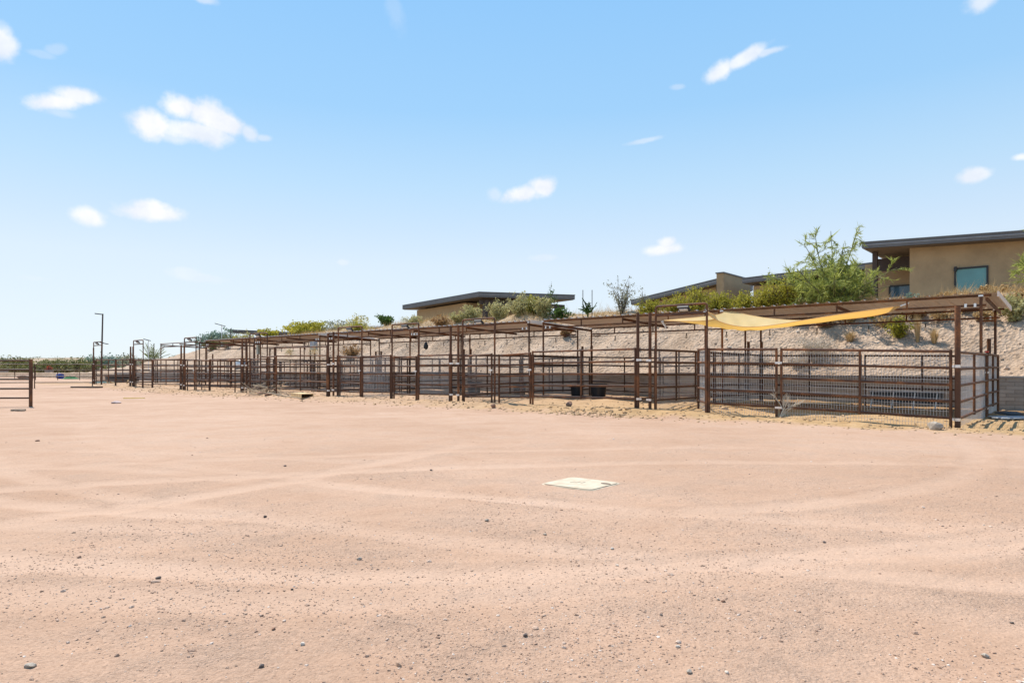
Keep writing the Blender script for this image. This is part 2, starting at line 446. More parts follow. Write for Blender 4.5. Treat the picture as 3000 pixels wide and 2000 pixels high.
def glass_mat(name, tint, rough=.04):
    m, nt, b = new_mat(name); p = pos(nt)
    n = noise(nt, .6, 2, .5, p)
    nt.links.new(ramp(nt, n.outputs['Fac'], [(.35, tuple(q * .7 for q in tint)), (.65, tint)]), b.inputs['Base Color'])
    b.inputs['Roughness'].default_value = rough; b.inputs['IOR'].default_value = 1.5; b.inputs['Specular IOR Level'].default_value = .5
    b.inputs['Coat Weight'].default_value = .15; b.inputs['Coat Roughness'].default_value = .02
    return m
M['glass_teal'] = glass_mat('teal_window_glass', (.11, .31, .32)); M['glass_blue'] = glass_mat('blue_window_glass', (.06, .13, .20))

def sail_mat():
    m, nt, b = new_mat('sand_yellow_shade_cloth'); p = pos(nt)
    n = noise(nt, 2, 3, .5, p); w = noise(nt, 220, 2, .5, p)
    c = ramp(nt, n.outputs['Fac'], [(.3, (.83, .63, .30)), (.7, (.89, .70, .37))])
    nt.links.new(c, b.inputs['Base Color']); b.inputs['Roughness'].default_value = .85; b.inputs['Specular IOR Level'].default_value = .1
    nt.links.new(bump(nt, w.outputs['Fac'], .1, .004), b.inputs['Normal'])
    t = nt.nodes.new('ShaderNodeBsdfTranslucent'); t.inputs['Color'].default_value = (.80, .46, .10, 1)
    mx = nt.nodes.new('ShaderNodeMixShader'); mx.inputs[0].default_value = .45
    nt.links.new(b.outputs[0], mx.inputs[1]); nt.links.new(t.outputs[0], mx.inputs[2])
    nt.links.new(mx.outputs[0], nt.nodes['Material Output'].inputs['Surface']); return m
M['sail'] = sail_mat()

# ------------------------------------------------------------------ setting
def build_ground():
    ang = np.concatenate([np.arange(-180, -46, 4.), np.arange(-46, 46.01, .16), np.arange(50, 180, 4.)]) * math.pi / 180
    rad = [.25, .6, 1.0, 1.4]
    r = 1.8
    while r < 60: rad.append(r); r *= 1.0085
    while r < 5200: rad.append(r); r *= 1.06
    rad = np.array(rad)
    A, RR = np.meshgrid(ang, rad)
    X = RR * np.sin(A); Y = RR * np.cos(A); Z = gz(X, Y)
    nr, na = A.shape
    v = np.stack([X, Y, Z], -1).reshape(-1, 3)
    i = np.arange(nr - 1)[:, None]; j = np.arange(na)[None, :]; j2 = (j + 1) % na
    f = np.stack([i * na + j, (i + 1) * na + j, (i + 1) * na + j2, i * na + j2], -1).reshape(-1, 4)[:, ::-1]
    mb = MB(); mb.add(v, f); mb.add([[0, 0, float(gz(0, 0))]], [])
    c = np.array([(nr * na, k, (k + 1) % na) for k in range(na)])[:, ::-1]
    mb.fs.append(c)
    o = part('ground', mb, M['ground'], None, True, False); o['kind'] = 'structure'
    tm, _ = track_mask(v[:, 0], v[:, 1])
    s, vv = sv(v[:, 0], v[:, 1]); tm = tm * (1 - sm(vv, -1.6, -.8))
    at_ = o.data.attributes.new('wheel_track', 'FLOAT', 'POINT')
    at_.data.foreach_set('value', np.concatenate([tm, [0.]]).astype(np.float32))
    return o
build_ground()

def build_hill():
    ss = np.concatenate([np.arange(-34, 34, .16), np.arange(34, 118, .4)])
    vv = np.concatenate([[WALL_V + .24, WALL_V + .25], np.arange(WALL_V + .35, 16, .12), np.arange(16, 75, 1.5)])
    S, VV = np.meshgrid(ss, vv)
    Z = hz(S, VV); Z[0] = -.4
    X = C0[0] + U[0] * S + V[0] * VV; Y = C0[1] + U[1] * S + V[1] * VV
    n1, n2 = S.shape
    v = np.stack([X, Y, Z], -1).reshape(-1, 3)
    i = np.arange(n1 - 1)[:, None]; j = np.arange(n2 - 1)[None, :]
    f = np.stack([i * n2 + j, (i + 1) * n2 + j, (i + 1) * n2 + j + 1, i * n2 + j + 1], -1).reshape(-1, 4)
    mb = MB(); mb.add(v, f)
    o = part('hillside', mb, M['hill'], None, True, False); o['kind'] = 'structure'
build_hill()

def build_wall():
    root = thing('retaining_wall', W(20, WALL_V), 'long grey split-face block retaining wall at the foot of the hill behind the pens', 'wall')
    mb = MB(); s0, s1 = -14, 68
    seg = np.linspace(s0, s1, 42)
    for a, b in zip(seg[:-1], seg[1:]): pass
    P = [W(s0, WALL_V, -.3), W(s1, WALL_V, -.3), W(s1, WALL_V + .28, -.3), W(s0, WALL_V + .28, -.3)]
    top = [np.array([p[0], p[1], .94]) for p in P]
    mb.add(P + top, [(0, 1, 5, 4), (1, 2, 6, 5), (2, 3, 7, 6), (3, 0, 4, 7), (4, 5, 6, 7)])
    o = part('wall_face', mb, M['block'], root, False)
    uv = o.data.uv_layers.new(name='UVMap')
    org = ORG[root.name]
    for l in o.data.loops:
        c = np.array(o.data.vertices[l.vertex_index].co) + org
        s, v = sv(c[0], c[1]); uv.data[l.index].uv = (float(s) + float(v), float(c[2]) + .3 + .0)
    mb = MB(); n = 150
    e = np.linspace(s0, s1, n)
    for a, b in zip(e[:-1], e[1:]):
        c = (W(a, WALL_V + .13) + W(b, WALL_V + .13)) / 2; c[2] = .972 + random.uniform(-.003, .003)
        mb.box(c, (b - a - .008, .32, .055), np.array([*U, 0]), np.array([*V, 0]))
    part('cap_stone', mb, M['block2'], root, False)
M['block2'] = simple('cap_block', (.44, .41, .37), .9, 0, .2, 2, .3, 30)
build_wall()

# ------------------------------------------------------------------ corral hardware
RT = .0275
GR_FRONT = 'pipe panels along the pen fronts'; GR_DIV = 'pipe panels dividing the pens'; GR_REAR = 'pipe panels along the rear of the pens'
def rail_pts(P0, P1, z): return [P0 + np.array([0, 0, z]), P1 + np.array([0, 0, z])]
def wires(mb, P0, P1, z0, z1, sx=.055, sz=.125, r=.0024):
    d = P1 - P0; L = np.linalg.norm(d[:2])
    n = int(L / sx)
    t = (np.arange(n) + .5) / n
    base = P0[None] + d[None] * t[:, None]
    d1 = d / L; nrm = np.array([-d1[1], d1[0], 0])
    def bars(a, b, ax, ay):
        # square-section bars, vectorised
        off = [(-1, -1), (1, -1), (1, 1), (-1, 1)]
        v = np.concatenate([np.stack([a + r * (i * ax + j * ay) for i, j in off], 1), np.stack([b + r * (i * ax + j * ay) for i, j in off], 1)], 1)
        k = len(a); f = []
        q = np.array([(0, 1, 5, 4), (1, 2, 6, 5), (2, 3, 7, 6), (3, 0, 4, 7)])
        mb.add(v.reshape(-1, 3), (np.arange(k)[:, None, None] * 8 + q[None]).reshape(-1, 4))
    up = np.array([0, 0, 1.])
    bars(base + up * z0, base + up * z1, np.array([d1[0], d1[1], 0]), nrm)
    zs = np.arange(z0 + .01, z1, sz)
    a = P0[None] + up[None] * zs[:, None] + nrm * .005; b = P1[None] + up[None] * zs[:, None] + nrm * .005
    bars(a, b, nrm, up)
def panel(P0, P1, label, group, Ht=1.58, nr=5, mids=(.5,), mesh=False, name='corral_fence', zbot=.24, mat=None, cat='fence panel', wire=.055, wr=None, low=False, foot=0.05):
    mat = mat or M['pipe']
    P0 = np.array(P0, float); P1 = np.array(P1, float)
    root = thing(name, P0, label, cat, group)
    zs = np.linspace(zbot, Ht - .02, nr)
    for z in zs: part('rail', MB().tube(rail_pts(P0, P1, z), RT, 8), mat, root)
    d = (P1 - P0) / np.linalg.norm(P1 - P0)
    for P, k in ((P0, 1), (P1, -1)):
        q = P + d * RT * k * .2
        part('upright', MB().tube([q - np.array([0, 0, foot]), q + np.array([0, 0, Ht + .012])], RT * 1.08, 8), mat, root)
    for t in mids:
        q = P0 + (P1 - P0) * t
        part('upright', MB().tube([q + np.array([0, 0, zbot - .05]), q + np.array([0, 0, Ht - .02])], RT * .95, 8), mat, root)
    if mesh:
        n = np.array([-d[1], d[0], 0]); n = n * (RT + .006) * (1 if n[:2].dot(V) + .3 * n[:2].dot(U) > 0 else -1)
        mb = MB(); wires(mb, P0 + n, P1 + n, -.02 if not low else .05, Ht - .05, wire, .125, wr or (.0022 if wire < .07 else .0026))
        part('wire_mesh', mb, M['wire'], root, False)
    return root
def post(P, h, label, group, r=.042, clamps=(), toward=None, name='gate_post', cap=False):
    root = thing(name, P, label, 'post', group)
    part('shaft', MB().tube([P - np.array([0, 0, .15]), P + np.array([0, 0, h])], r, 12), M['pipe'], root)
    for z in clamps:
        c = P + np.array([0, 0, z]); a = np.array([*U, 0]) if toward is None else toward
        mb = MB(); mb.tube([c - np.array([0, 0, .028]), c + np.array([0, 0, .028])], r + .006, 12)
        mb.box(c + a * (r + .03), (.07, .022, .05), a, np.cross([0, 0, 1.], a))
        part('clamp', mb, M['zinc'], root)
    if cap:
        mb = MB(); mb.tube([P + np.array([0, 0, h - .01]), P + np.array([0, 0, h + .03]), P + np.array([0, 0, h + .05])], [r + .008, r + .006, r * .4], 12)
        part('cap', mb, M['zinc'], root)
    return root
GR_ARCH = 'walk-through gate arches along the pens'; GR_LIGHT = 'solar lights on the gate arches'
def arch(s0, s1, v, label, llabel, zt=2.68, zs=2.46, lt=.45):
    """pipe arch over a pen gate, s0 < s1; a lamp hangs under its top bar"""
    A = G(s0, v); B = G(s1, v); zz = (A[2] + B[2]) / 2; A[2] = B[2] = zz
    root = thing('gate_arch', A, label, 'gate arch', GR_ARCH)
    up = np.array([0, 0, 1.]); d = (B - A) / np.linalg.norm(B - A)
    for P in (A, B): part('post', MB().tube([P - up * .1, P + up * (zt - .06)], RT * 1.05, 8), M['pipe'], root)
    r = .07
    pts = [A + up * (zt - .07)] + [A + d * (r * (1 - math.cos(a))) + up * (zt - r + r * math.sin(a)) for a in np.linspace(.2, math.pi / 2, 5)]
    pts += [B - d * (r * (1 - math.cos(a))) + up * (zt - r + r * math.sin(a)) for a in np.linspace(math.pi / 2, .2, 5)] + [B + up * (zt - .07)]
    part('top_bar', MB().tube(pts, RT * 1.05, 8), M['pipe'], root)
    part('cross_bar', MB().tube([A + up * zs, B + up * zs], RT, 8), M['pipe'], root)
    # lamp
    c = A + (B - A) * lt + up * (zt - .115) - np.array([*V, 0]) * .05
    lamp = thing('solar_light', c, llabel, 'light', GR_LIGHT)
    vv = np.array([*V, 0]); tilt = vv * .80 - up * .60; nrm = np.cross(d, tilt); nrm = nrm if nrm[2] > 0 else -nrm
    part('housing', MB().box(c + up * .01, (.30, .17, .05), d, tilt, nrm), M['lamp_body'], lamp, False)
    mb = MB(); mb.box(c + up * .055, (.05, .05, .05), d, vv); part('bracket', mb, M['lamp_body'], lamp, False)
    part('lens', MB().box(c - nrm * .030 + up * .005, (.22, .075, .018), d, tilt, nrm), M['lamp_lens'], lamp, False)
ORD = ['first', 'second', 'third', 'fourth', 'fifth', 'sixth', 'seventh']

def gp(s, v): return G(s, v)
# pen boundaries along the row (from the near right end to the far left end)
S = [0, 6.97, 14.02, 20.95, 27.7, 34.0, 40.6, 46.9]

# --- first pen
post(gp(0, 0), 2.46, 'tall thick rusty corner post at the near right end of the pens', 'tall posts along the pen fronts', .052, (.22, 1.27), np.array([*U, 0]))
panel(gp(.11, 0), gp(3.42, 0), 'meshed five-rail panel between the tall corner post and the bleached twig', GR_FRONT, mesh=True)
panel(gp(3.52, 0), gp(5.17, 0), 'meshed five-rail panel under the yellow sail, between the bleached twig and the open gate', GR_FRONT, mids=(), mesh=True)
cr = thing('clamp_pair', gp(3.47, 0), 'two silver clamps joining two meshed panels beside the bleached twig', 'clamps')
for z in (.22, 1.25):
    q = gp(3.47, 0) + np.array([0, 0, z]); part('clamp', MB().box(q, (.16, .07, .045), np.array([*U, 0]), np.array([*V, 0])), M['zinc'], cr, False)
panel(gp(5.26, .04), gp(5.95, 1.08), 'narrow meshed gate swung open into the pen beneath the yellow sail', 'pipe gates of the pens', mids=(), mesh=True, wr=.0018, name='pen_gate', cat='gate', Ht=1.60)
arch(5.22, 6.62, 0, 'rusty pipe arch beside the yellow sail, over the open meshed gate', 'black solar light on the arch beside the yellow sail', 2.68, 2.44, .42)
# right-hand side of the pen row
panel(gp(0, .1), gp(0, 4.85), 'meshed side panel at the right end of the pens, next to the corner post', GR_DIV, mesh=True, wire=.05, wr=.0017)
panel(gp(0, 4.95), gp(0, 7.55), 'meshed side panel at the right end of the pens, nearest the block wall', GR_DIV, mesh=True, wire=.05, wr=.0017)
cr = thing('clamp_pair', gp(0, 4.9), 'two silver clamps on the side fence at the right end of the pens', 'clamps')
for z in (.2, 1.1): part('clamp', MB().box(gp(0, 4.9) + np.array([0, 0, z]), (.07, .16, .05), np.array([*U, 0]), np.array([*V, 0])), M['zinc'], cr, False)
mbr = MB(); mbr.box(gp(0, 4.9) + np.array([0, 0, 1.62]), (.07, .16, .035), np.array([*U, 0]), np.array([*V, 0]))
solo('red_clip', mbr, M['red'], gp(0, 4.9) + np.array([0, 0, 1.62]), 'red clip on top of the right side fence', 'clip')

# front layouts of pens: (panels [(s0,s1,mesh,mids)], gates [(s0,s1,mesh)], arches [(s0,s1)])
FR = {
 1: dict(panels=[(7.22, 10.72, False, (.5,)), ], gates=[(10.80, 12.28, False, .25), (12.36, 13.58, False, 0)], arches=[(12.24, 13.64)]),
 2: dict(panels=[(14.25, 15.82, True, ()), (17.28, 18.92, True, ())], gates=[(15.9, 17.1, False, 0), (19.05, 20.35, False, 0)], arches=[(15.78, 17.2), (18.96, 20.45)]),
 3: dict(panels=[], gates=[(25.75, 27.15, False, 0)], arches=[(25.7, 27.2)]),
 4: dict(panels=[(28.0, 31.0, False, (.33, .66))], gates=[(31.1, 32.5, False, 0), (32.65, 33.7, False, 0)], arches=[(32.5, 33.8)]),
 5: dict(panels=[(34.3, 37.7, False, (.5,))], gates=[(37.8, 39.0, False, 0), (39.1, 40.2, False, 0)], arches=[(39.0, 40.35)]),
 6: dict(panels=[(40.9, 43.0, False, (.5,)), (43.1, 45.3, False, (.5,))], gates=[(45.4, 46.5, False, 0)], arches=[(45.3, 46.7)]),
}
PENAT = {1: 'the pen with two black tubs', 2: 'the pen with the black feed bin', 3: 'the pen behind the pine crate', 4: 'the fifth pen from the right', 5: 'the sixth pen from the right', 6: 'the far left pen'}
for i, fr in FR.items():
    for k, (a, b, me, mids) in enumerate(fr['panels']):
        lab = ('meshed' if me else 'open') + ' five-rail panel of ' + PENAT[i] + (', its ' + ['right', 'left'][k] + ' one' if len(fr['panels']) > 1 else '')
        panel(gp(a, 0), gp(b, 0), lab, GR_FRONT, mesh=me, mids=mids, wire=.055 if i < 3 else .075)
    for k, (a, b, me, sw) in enumerate(fr['gates']):
        lab = 'five-rail gate of ' + PENAT[i]
        if len(fr['gates']) > 1:
            lab += (', hung in the ' + ['right', 'left'][k] + ' arch') if i == 2 else [', right of the arch', ', under the arch'][k]
        pg = panel(gp(a, 0), gp(b, sw), lab, 'pipe gates of the pens', mids=(), name='pen_gate', cat='gate', zbot=.2, Ht=1.54)
        q = gp(a, -.05) + np.array([0, 0, 1.02]); part('latch', MB().box(q, (.14, .03, .05), np.array([*U, 0]), np.array([*V, 0])).tube([q, q - np.array([0, 0, .16])], .008, 5), M['zinc'], pg, False)
    for k, (a, b) in enumerate(fr['arches']):
        w = PENAT[i] + ((', its ' + ['right', 'left'][k] + ' one') if len(fr['arches']) > 1 else '')
        arch(a, b, 0, 'rusty pipe gate arch on ' + w, 'solar light on the arch of ' + w)
# tall panel and swung-out gate of the fourth pen
panel(gp(21.2, 0), gp(25.0, 0), 'tall six-rail panel left of the middle, behind the pine crate', GR_FRONT, Ht=2.02, nr=6, mids=(.5,))
panel(gp(25.1, 0), gp(25.75, .15), 'short tall six-rail panel beside the swung-out gate', GR_FRONT, Ht=2.0, nr=6, mids=())
g0 = gp(26.05, -.12); g1 = on_ground(810, 1166); g1[2] = g0[2] - .03
panel(g0, g1, 'narrow five-rail gate swung out toward the yard beside the pine crate', 'pipe gates of the pens', mids=(.5,), name='pen_gate', cat='gate', Ht=1.62)
gA = gp(28.35, -.1); gB = on_ground(591, 1152); 
panel(gA, gB, 'five-rail gate swung out into the yard, left of the two flat stones', 'pipe gates of the pens', mids=(.5,), name='pen_gate', cat='gate', Ht=1.5)

# tall paired posts at every pen boundary
for i in range(1, 8):
    s = S[i]
    for k, ds in enumerate((-.18, .18)):
        if i == 7 and k == 1: continue
        lab = 'tall rusty post, ' + ('right' if k == 0 else 'left') + ' of the pair between ' + ORD[i - 1] + ' and ' + (ORD[i] if i < 7 else 'last') + ' pens from right'
        if i == 7: lab = 'tall rusty post at the far left end of the pens'
        post(gp(s + ds, 0), 2.52 if i < 5 else 2.3, lab, 'tall posts along the pen fronts', .042, (.24, 1.27), np.array([*U, 0]) * (1 if k == 0 else -1))
# divider panels (two lines per boundary) and rear panels
for i in range(1, 8):
    for k, ds in enumerate((-.26, .26)):
        if i == 7 and k == 1: continue
        for q, (a, b) in enumerate(((.12, 3.75), (3.85, 7.55))):
            lab = ('front' if q == 0 else 'rear') + ' half of the ' + ('right' if k == 0 else 'left') + ' divider between ' + ORD[i - 1] + ' and ' + (ORD[i] if i < 7 else 'far left') + ' pens from right'
            me = (k == 0 and i <= 4)
            panel(gp(S[i] + ds, a), gp(S[i] + ds, b), lab, GR_DIV, mesh=me, mids=(.33, .66) if q == 0 else (.5,), wire=.055 if i < 3 else .08, mat=M['pipe_dark'])
for i in range(7):
    a, b = S[i] + .3, S[i + 1] - .3
    m_ = (a + b) / 2
    for q, (x, y) in enumerate(((a, m_ - .05), (m_ + .05, b))):
        lab = ('right' if q == 0 else 'left') + ' half of the rear fence in the ' + ORD[i] + ' pen from the right'
        panel(gp(x, 7.6), gp(y, 7.6), lab, GR_REAR, mids=(.5,), mesh=(i == 0), wire=.07, mat=M['pipe_dark'])
    for q, x in enumerate((a - .07, b + .07)):
        post(gp(x, 7.75), 2.05, 'short stub post at the rear ' + ('right' if q == 0 else 'left') + ' corner of the ' + ORD[i] + ' pen from the right', 'stub posts behind the pens', .05, name='stub_post')

# ------------------------------------------------------------------ shade canopies
def canopy(s0, s1, label, posts, covered=True, zf=3.06, zr=2.93, v0=4.4, v1=7.85):
    root = thing('shade_canopy', G(s0, v0), label, 'canopy', 'pipe shade canopies over the pens')
    up = np.array([0, 0, 1.]); uu = np.array([*U, 0]); vv = np.array([*V, 0])
    e0, e1 = s0 + .22, s1 - .12
    def chordz(v): return zf + (zr - zf) * (v - v0) / (v1 - v0)
    for nm, v in (('front', v0 + .08), ('rear', v1 - .15)):
        z = chordz(v) - .045
        part('beam', MB().tube([W(e0 - .1, v, z), W(e1 + .05, v, z)], .028, 8), M['pipe'], root)
        part('lower_chord', MB().tube([W(e0, v, z - .235), W(e1, v, z - .235)], .026, 8), M['pipe'], root)
        n = int(round((e1 - e0) / 1.72))
        for k in range(1, n):
            s = e0 + (e1 - e0) * k / n + (.6 if nm == 'rear' else 0)
            part('strut', MB().tube([W(s, v, z - .235), W(s, v, z)], .024, 8), M['pipe'], root)
    n = int(round((e1 - e0) / 3.45))
    for k in range(n + 1):
        s = e0 + (e1 - e0) * k / n
        a = W(s, v0 + .1, chordz(v0) - .13); b = W(s, v1 - .1, chordz(v1) - .13)
        d = (b - a) / np.linalg.norm(b - a)
        part('rafter', MB().box((a + b) / 2, (.05, np.linalg.norm(b - a), .075), uu, d, np.cross(uu, d)), M['pipe'], root, False)
    for (s, v) in posts:
        g = G(s, v); z = chordz(v) - .02
        pr = part('post', MB().tube([g - up * .1, W(s, v, z)], .034, 10), M['pipe'], root)
        mb = MB()
        side = 1 if (s - s0) < (s1 - s) else -1
        for ds in (.12, .32):
            c = W(s + ds * side, v + .0, z - .255); mb.tube([c - up * .045, c + up * .045], .036, 8)
        c = W(s, v, z + .01); mb.box(c - up * .04, (.10, .10, .04), uu, vv)
        cl = part('clamp', mb, M['zinc'], pr)
        part('bracket', MB().tube([W(s, v, z - .34), W(s + .45 * side, v, z - .34)], .022, 8), M['pipe'], pr)
    if covered:
        # ribbed steel sheets, ribs running down the slope
        us = []; zs = []
        s = s0
        while s < s1:
            for ds, dz in ((0, 0), (.20, 0), (.225, .034), (.265, .034), (.29, 0)):
                us.append(s + ds); zs.append(dz)
            s += .305
        us = np.array(us); zs = np.array(zs); keep = us <= s1 + .01; us = us[keep]; zs = zs[keep]
        rows = []
        for v in np.linspace(v0, v1, 5):
            rows.append([W(a, v, chordz(v) + b) for a, b in zip(us, zs)])
        rows = np.array(rows); nr, nc = rows.shape[:2]
        i = np.arange(nr - 1)[:, None]; j = np.arange(nc - 1)[None, :]
        f = np.stack([i * nc + j, i * nc + j + 1, (i + 1) * nc + j + 1, (i + 1) * nc + j], -1).reshape(-1, 4)
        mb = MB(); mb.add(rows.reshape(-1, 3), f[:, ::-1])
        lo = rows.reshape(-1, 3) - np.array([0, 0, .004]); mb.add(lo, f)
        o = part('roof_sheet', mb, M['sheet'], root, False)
        # end trim, the channel that closes the near end
        a = W(s0 - .02, v0, chordz(v0) - .03); b = W(s0 - .02, v1, chordz(v1) - .03); d = (b - a) / np.linalg.norm(b - a)
        part('end_trim', MB().box((a + b) / 2, (.035, np.linalg.norm(b - a), .13), uu, d, np.cross(uu, d)), M['sheet'], root, False)
    return root
def pp(ss): return [(s, v) for s in ss for v in (4.47, 7.72)]
canopy(-.25, 13.9, 'near shade canopy with tan ribbed steel roof, right end, behind the yellow sail', pp([.08, 6.75, 7.3, 13.78]))
canopy(14.35, 27.75, 'middle shade canopy with tan ribbed steel roof, below the flat-roofed garage', pp([14.47, 20.75, 21.35, 27.6]))
canopy(28.2, 41.0, 'far shade canopy with tan ribbed steel roof, below the far dark roof', pp([28.35, 34.2, 34.85, 40.85]))
canopy(41.5, 47.7, 'bare pipe canopy frame without roof at the far left pens', pp([41.7, 47.5]), covered=False)

# bulbs on a cord under the rear of each canopy
def bulb_string(s0, s1, n, label):
    root = thing('light_string', W(s0, 7.5, 2.62), label, 'string lights', 'bulb strings under the canopies')
    pts = []
    for k in range(n * 6 + 1):
        t = k / (n * 6); pts.append(W(s0 + (s1 - s0) * t, 7.55, 2.60 - .05 * abs(math.sin(math.pi * t * n))))
    part('cord', MB().tube(pts, .006, 4), M['net'], root)
    for k in range(n):
        s = s0 + (s1 - s0) * (k + .5) / n; z = 2.55
        mb = MB(); c = W(s, 7.55, z)
        up = np.array([0, 0, 1.])
        bp = part('bulb', MB().tube([c - up * .10, c - up * .125, c - up * .17, c - up * .20, c - up * .215], [.015, .038, .045, .03, .005], 8), M['bulb'], root)
        part('socket', MB().tube([c, c - up * .11], .018, 6), M['net'], bp)
bulb_string(1.0, 13.3, 8, 'bulbs on a cord under the rear edge of the near canopy')
bulb_string(14.8, 27.2, 9, 'bulbs on a cord under the rear edge of the middle canopy')
bulb_string(28.6, 40.4, 9, 'bulbs on a cord under the rear edge of the far canopy')

# ------------------------------------------------------------------ shade sail
def build_sail():
    A = W(5.22, -.02, 2.62)                       # near arch
    B = W(1.85, 4.46, 2.86); C = W(8.75, 4.42, 2.80); E = W(6.8, 4.5, 3.08)
    n = 36; g = np.linspace(0, 1, n)
    a, b = np.meshgrid(g, g, indexing='ij')
    # hems curve inwards
    ca = a + .20 * np.sin(math.pi * b) * (1 - 2 * a) ; cb = b + .19 * np.sin(math.pi * a) * (1 - 2 * b)
    P = (A[None, None] * ((1 - ca) * (1 - cb))[..., None] + B * (ca * (1 - cb))[..., None] + C * ((1 - ca) * cb)[..., None] + E * (ca * cb)[..., None])
    sa, sb = np.sin(math.pi * a), np.sin(math.pi * b)
    sag = .42 * np.sin(math.pi * a ** .62) * (1 - b) + .06 * sa * b + .16 * sb * (1 - a) + .34 * np.sin(math.pi * b ** .55) * a ** 1.5 + .08 * sa * sb
    P[..., 2] -= sag + (.03 * fbm(a * 5, b * 5, 2) + .014 * np.sin(26 * (a - b) + 3 * a)) * np.sin(math.pi * a) ** .6 * np.sin(math.pi * b) ** .6
    v = P.reshape(-1, 3); i = np.arange(n - 1)[:, None]; j = np.arange(n - 1)[None]
    f = np.stack([i * n + j, (i + 1) * n + j, (i + 1) * n + j + 1, i * n + j + 1], -1).reshape(-1, 4)
    root = thing('shade_sail', A, 'yellow cloth shade sail slung from the near canopy to a gate arch', 'shade sail')
    mb = MB(); mb.add(v, f); part('cloth', mb, M['sail'], root)
    mb = MB()
    for e in (P[0], P[-1], P[:, 0], P[:, -1]): mb.tube(list(e), .010, 5)
    part('hem', mb, M['sail'], root)
    mb = MB()
    mb.tube([B, W(1.65, 4.5, 2.93)], .022, 6); part('strap', mb, M['cloth'], root)
    mb = MB(); mb.tube([C, C + np.array([-.05, .02, -.02]), C + np.array([.06, 0, -.18]), C + np.array([.10, -.02, -.30])], [.015, .03, .024, .012], 6)
    mb.tube([C, C + np.array([.02, .02, -.10]), C + np.array([.15, 0, -.22])], [.012, .016, .008], 6)
    part('strap', mb, M['cloth'], root)
    part('strap', MB().tube([A, W(5.22, 0, 2.70)], .014, 6), M['cloth'], root)
    part('strap', MB().tube([E, W(6.78, 4.5, 2.98)], .014, 6), M['cloth'], root)
build_sail()

# ------------------------------------------------------------------ stones
def ico():
    t = (1 + 5 ** .5) / 2
    v = [(-1, t, 0), (1, t, 0), (-1, -t, 0), (1, -t, 0), (0, -1, t), (0, 1, t), (0, -1, -t), (0, 1, -t), (t, 0, -1), (t, 0, 1), (-t, 0, -1), (-t, 0, 1)]
    f = [(0, 11, 5), (0, 5, 1), (0, 1, 7), (0, 7, 10), (0, 10, 11), (1, 5, 9), (5, 11, 4), (11, 10, 2), (10, 7, 6), (7, 1, 8), (3, 9, 4), (3, 4, 2), (3, 2, 6), (3, 6, 8), (3, 8, 9), (4, 9, 5), (2, 4, 11), (6, 2, 10), (8, 6, 7), (9, 8, 1)]
    return np.array(v, float) / np.linalg.norm(v[0]), np.array(f)
IV, IF = ico()
def subdiv(v, f):
    v = [tuple(q) for q in v]; cache = {}; out = []
    def mid(a, b):
        k = (min(a, b), max(a, b))
        if k not in cache:
            m = (np.array(v[a]) + np.array(v[b])); m /= np.linalg.norm(m); cache[k] = len(v); v.append(tuple(m))
        return cache[k]
    for a, b, c in f:
        x, y, z = mid(a, b), mid(b, c), mid(c, a); out += [(a, x, z), (x, b, y), (z, y, c), (x, y, z)]
    return np.array(v), np.array(out)
IV2, IF2 = subdiv(IV, IF)
def stone_mesh(c, size, seed, mb=None):
    r = np.random.default_rng(seed); v = IV2.copy()
    for _ in range(5):                               # facets: flatten against random planes
        n = r.normal(size=3); n /= np.linalg.norm(n); d = r.uniform(.55, .85)
        k = v @ n; v = v - np.outer(np.maximum(k - d, 0), n)
    v += .05 * r.normal(size=v.shape)
    v = v * np.array(size); a = r.uniform(0, 6.28); ca, sa = math.cos(a), math.sin(a)
    v = v @ np.array([[ca, sa, 0], [-sa, ca, 0], [0, 0, 1]])
    mb = mb or MB(); mb.add(v + c, IF2); return mb
def stone(px, py, w, mat, label, name='stone', flat=.6, cat='stone', group=None, seed=None, sink=.35):
    p = on_ground(px, py); h = w * flat / 2
    c = p + np.array([0, 0, h * (1 - sink)])
    return solo(name, stone_mesh(c, (w / 2, w / 2 * .75, h), seed if seed is not None else int(px * 7 + py)), mat, c, label, cat, group, smooth=False)
stone(2737, 1258, .32, M['stone_grey'], 'angular grey rock lying by the foot of the tall corner post', 'rock', .6, 'rock', None, 5)
stone(1667, 1203, .27, M['stone_brown'], 'round brown boulder in front of the pen with two black tubs', 'rock', .7, 'rock', None, 6)
stone(1445, 1186, .18, M['stone_brown'], 'brown dirt clod below the left gate arch of the pen with tubs', 'rock', .85, 'rock', None, 8)
stone(763, 1164, .34, M['stone_brown'], 'left one of two flat brown stones beside the stick pile', 'rock', .35, 'rock', None, 9)
stone(785, 1165, .36, M['stone_brown'], 'right one of two flat brown stones beside the stick pile', 'rock', .35, 'rock', None, 10)
stone(341, 1181, .45, M['stone_pink'], 'flat pinkish slab alone on the yard, near the yellow strip', 'rock', .28, 'rock', None, 11)
GS = 'loose stones on the yard'
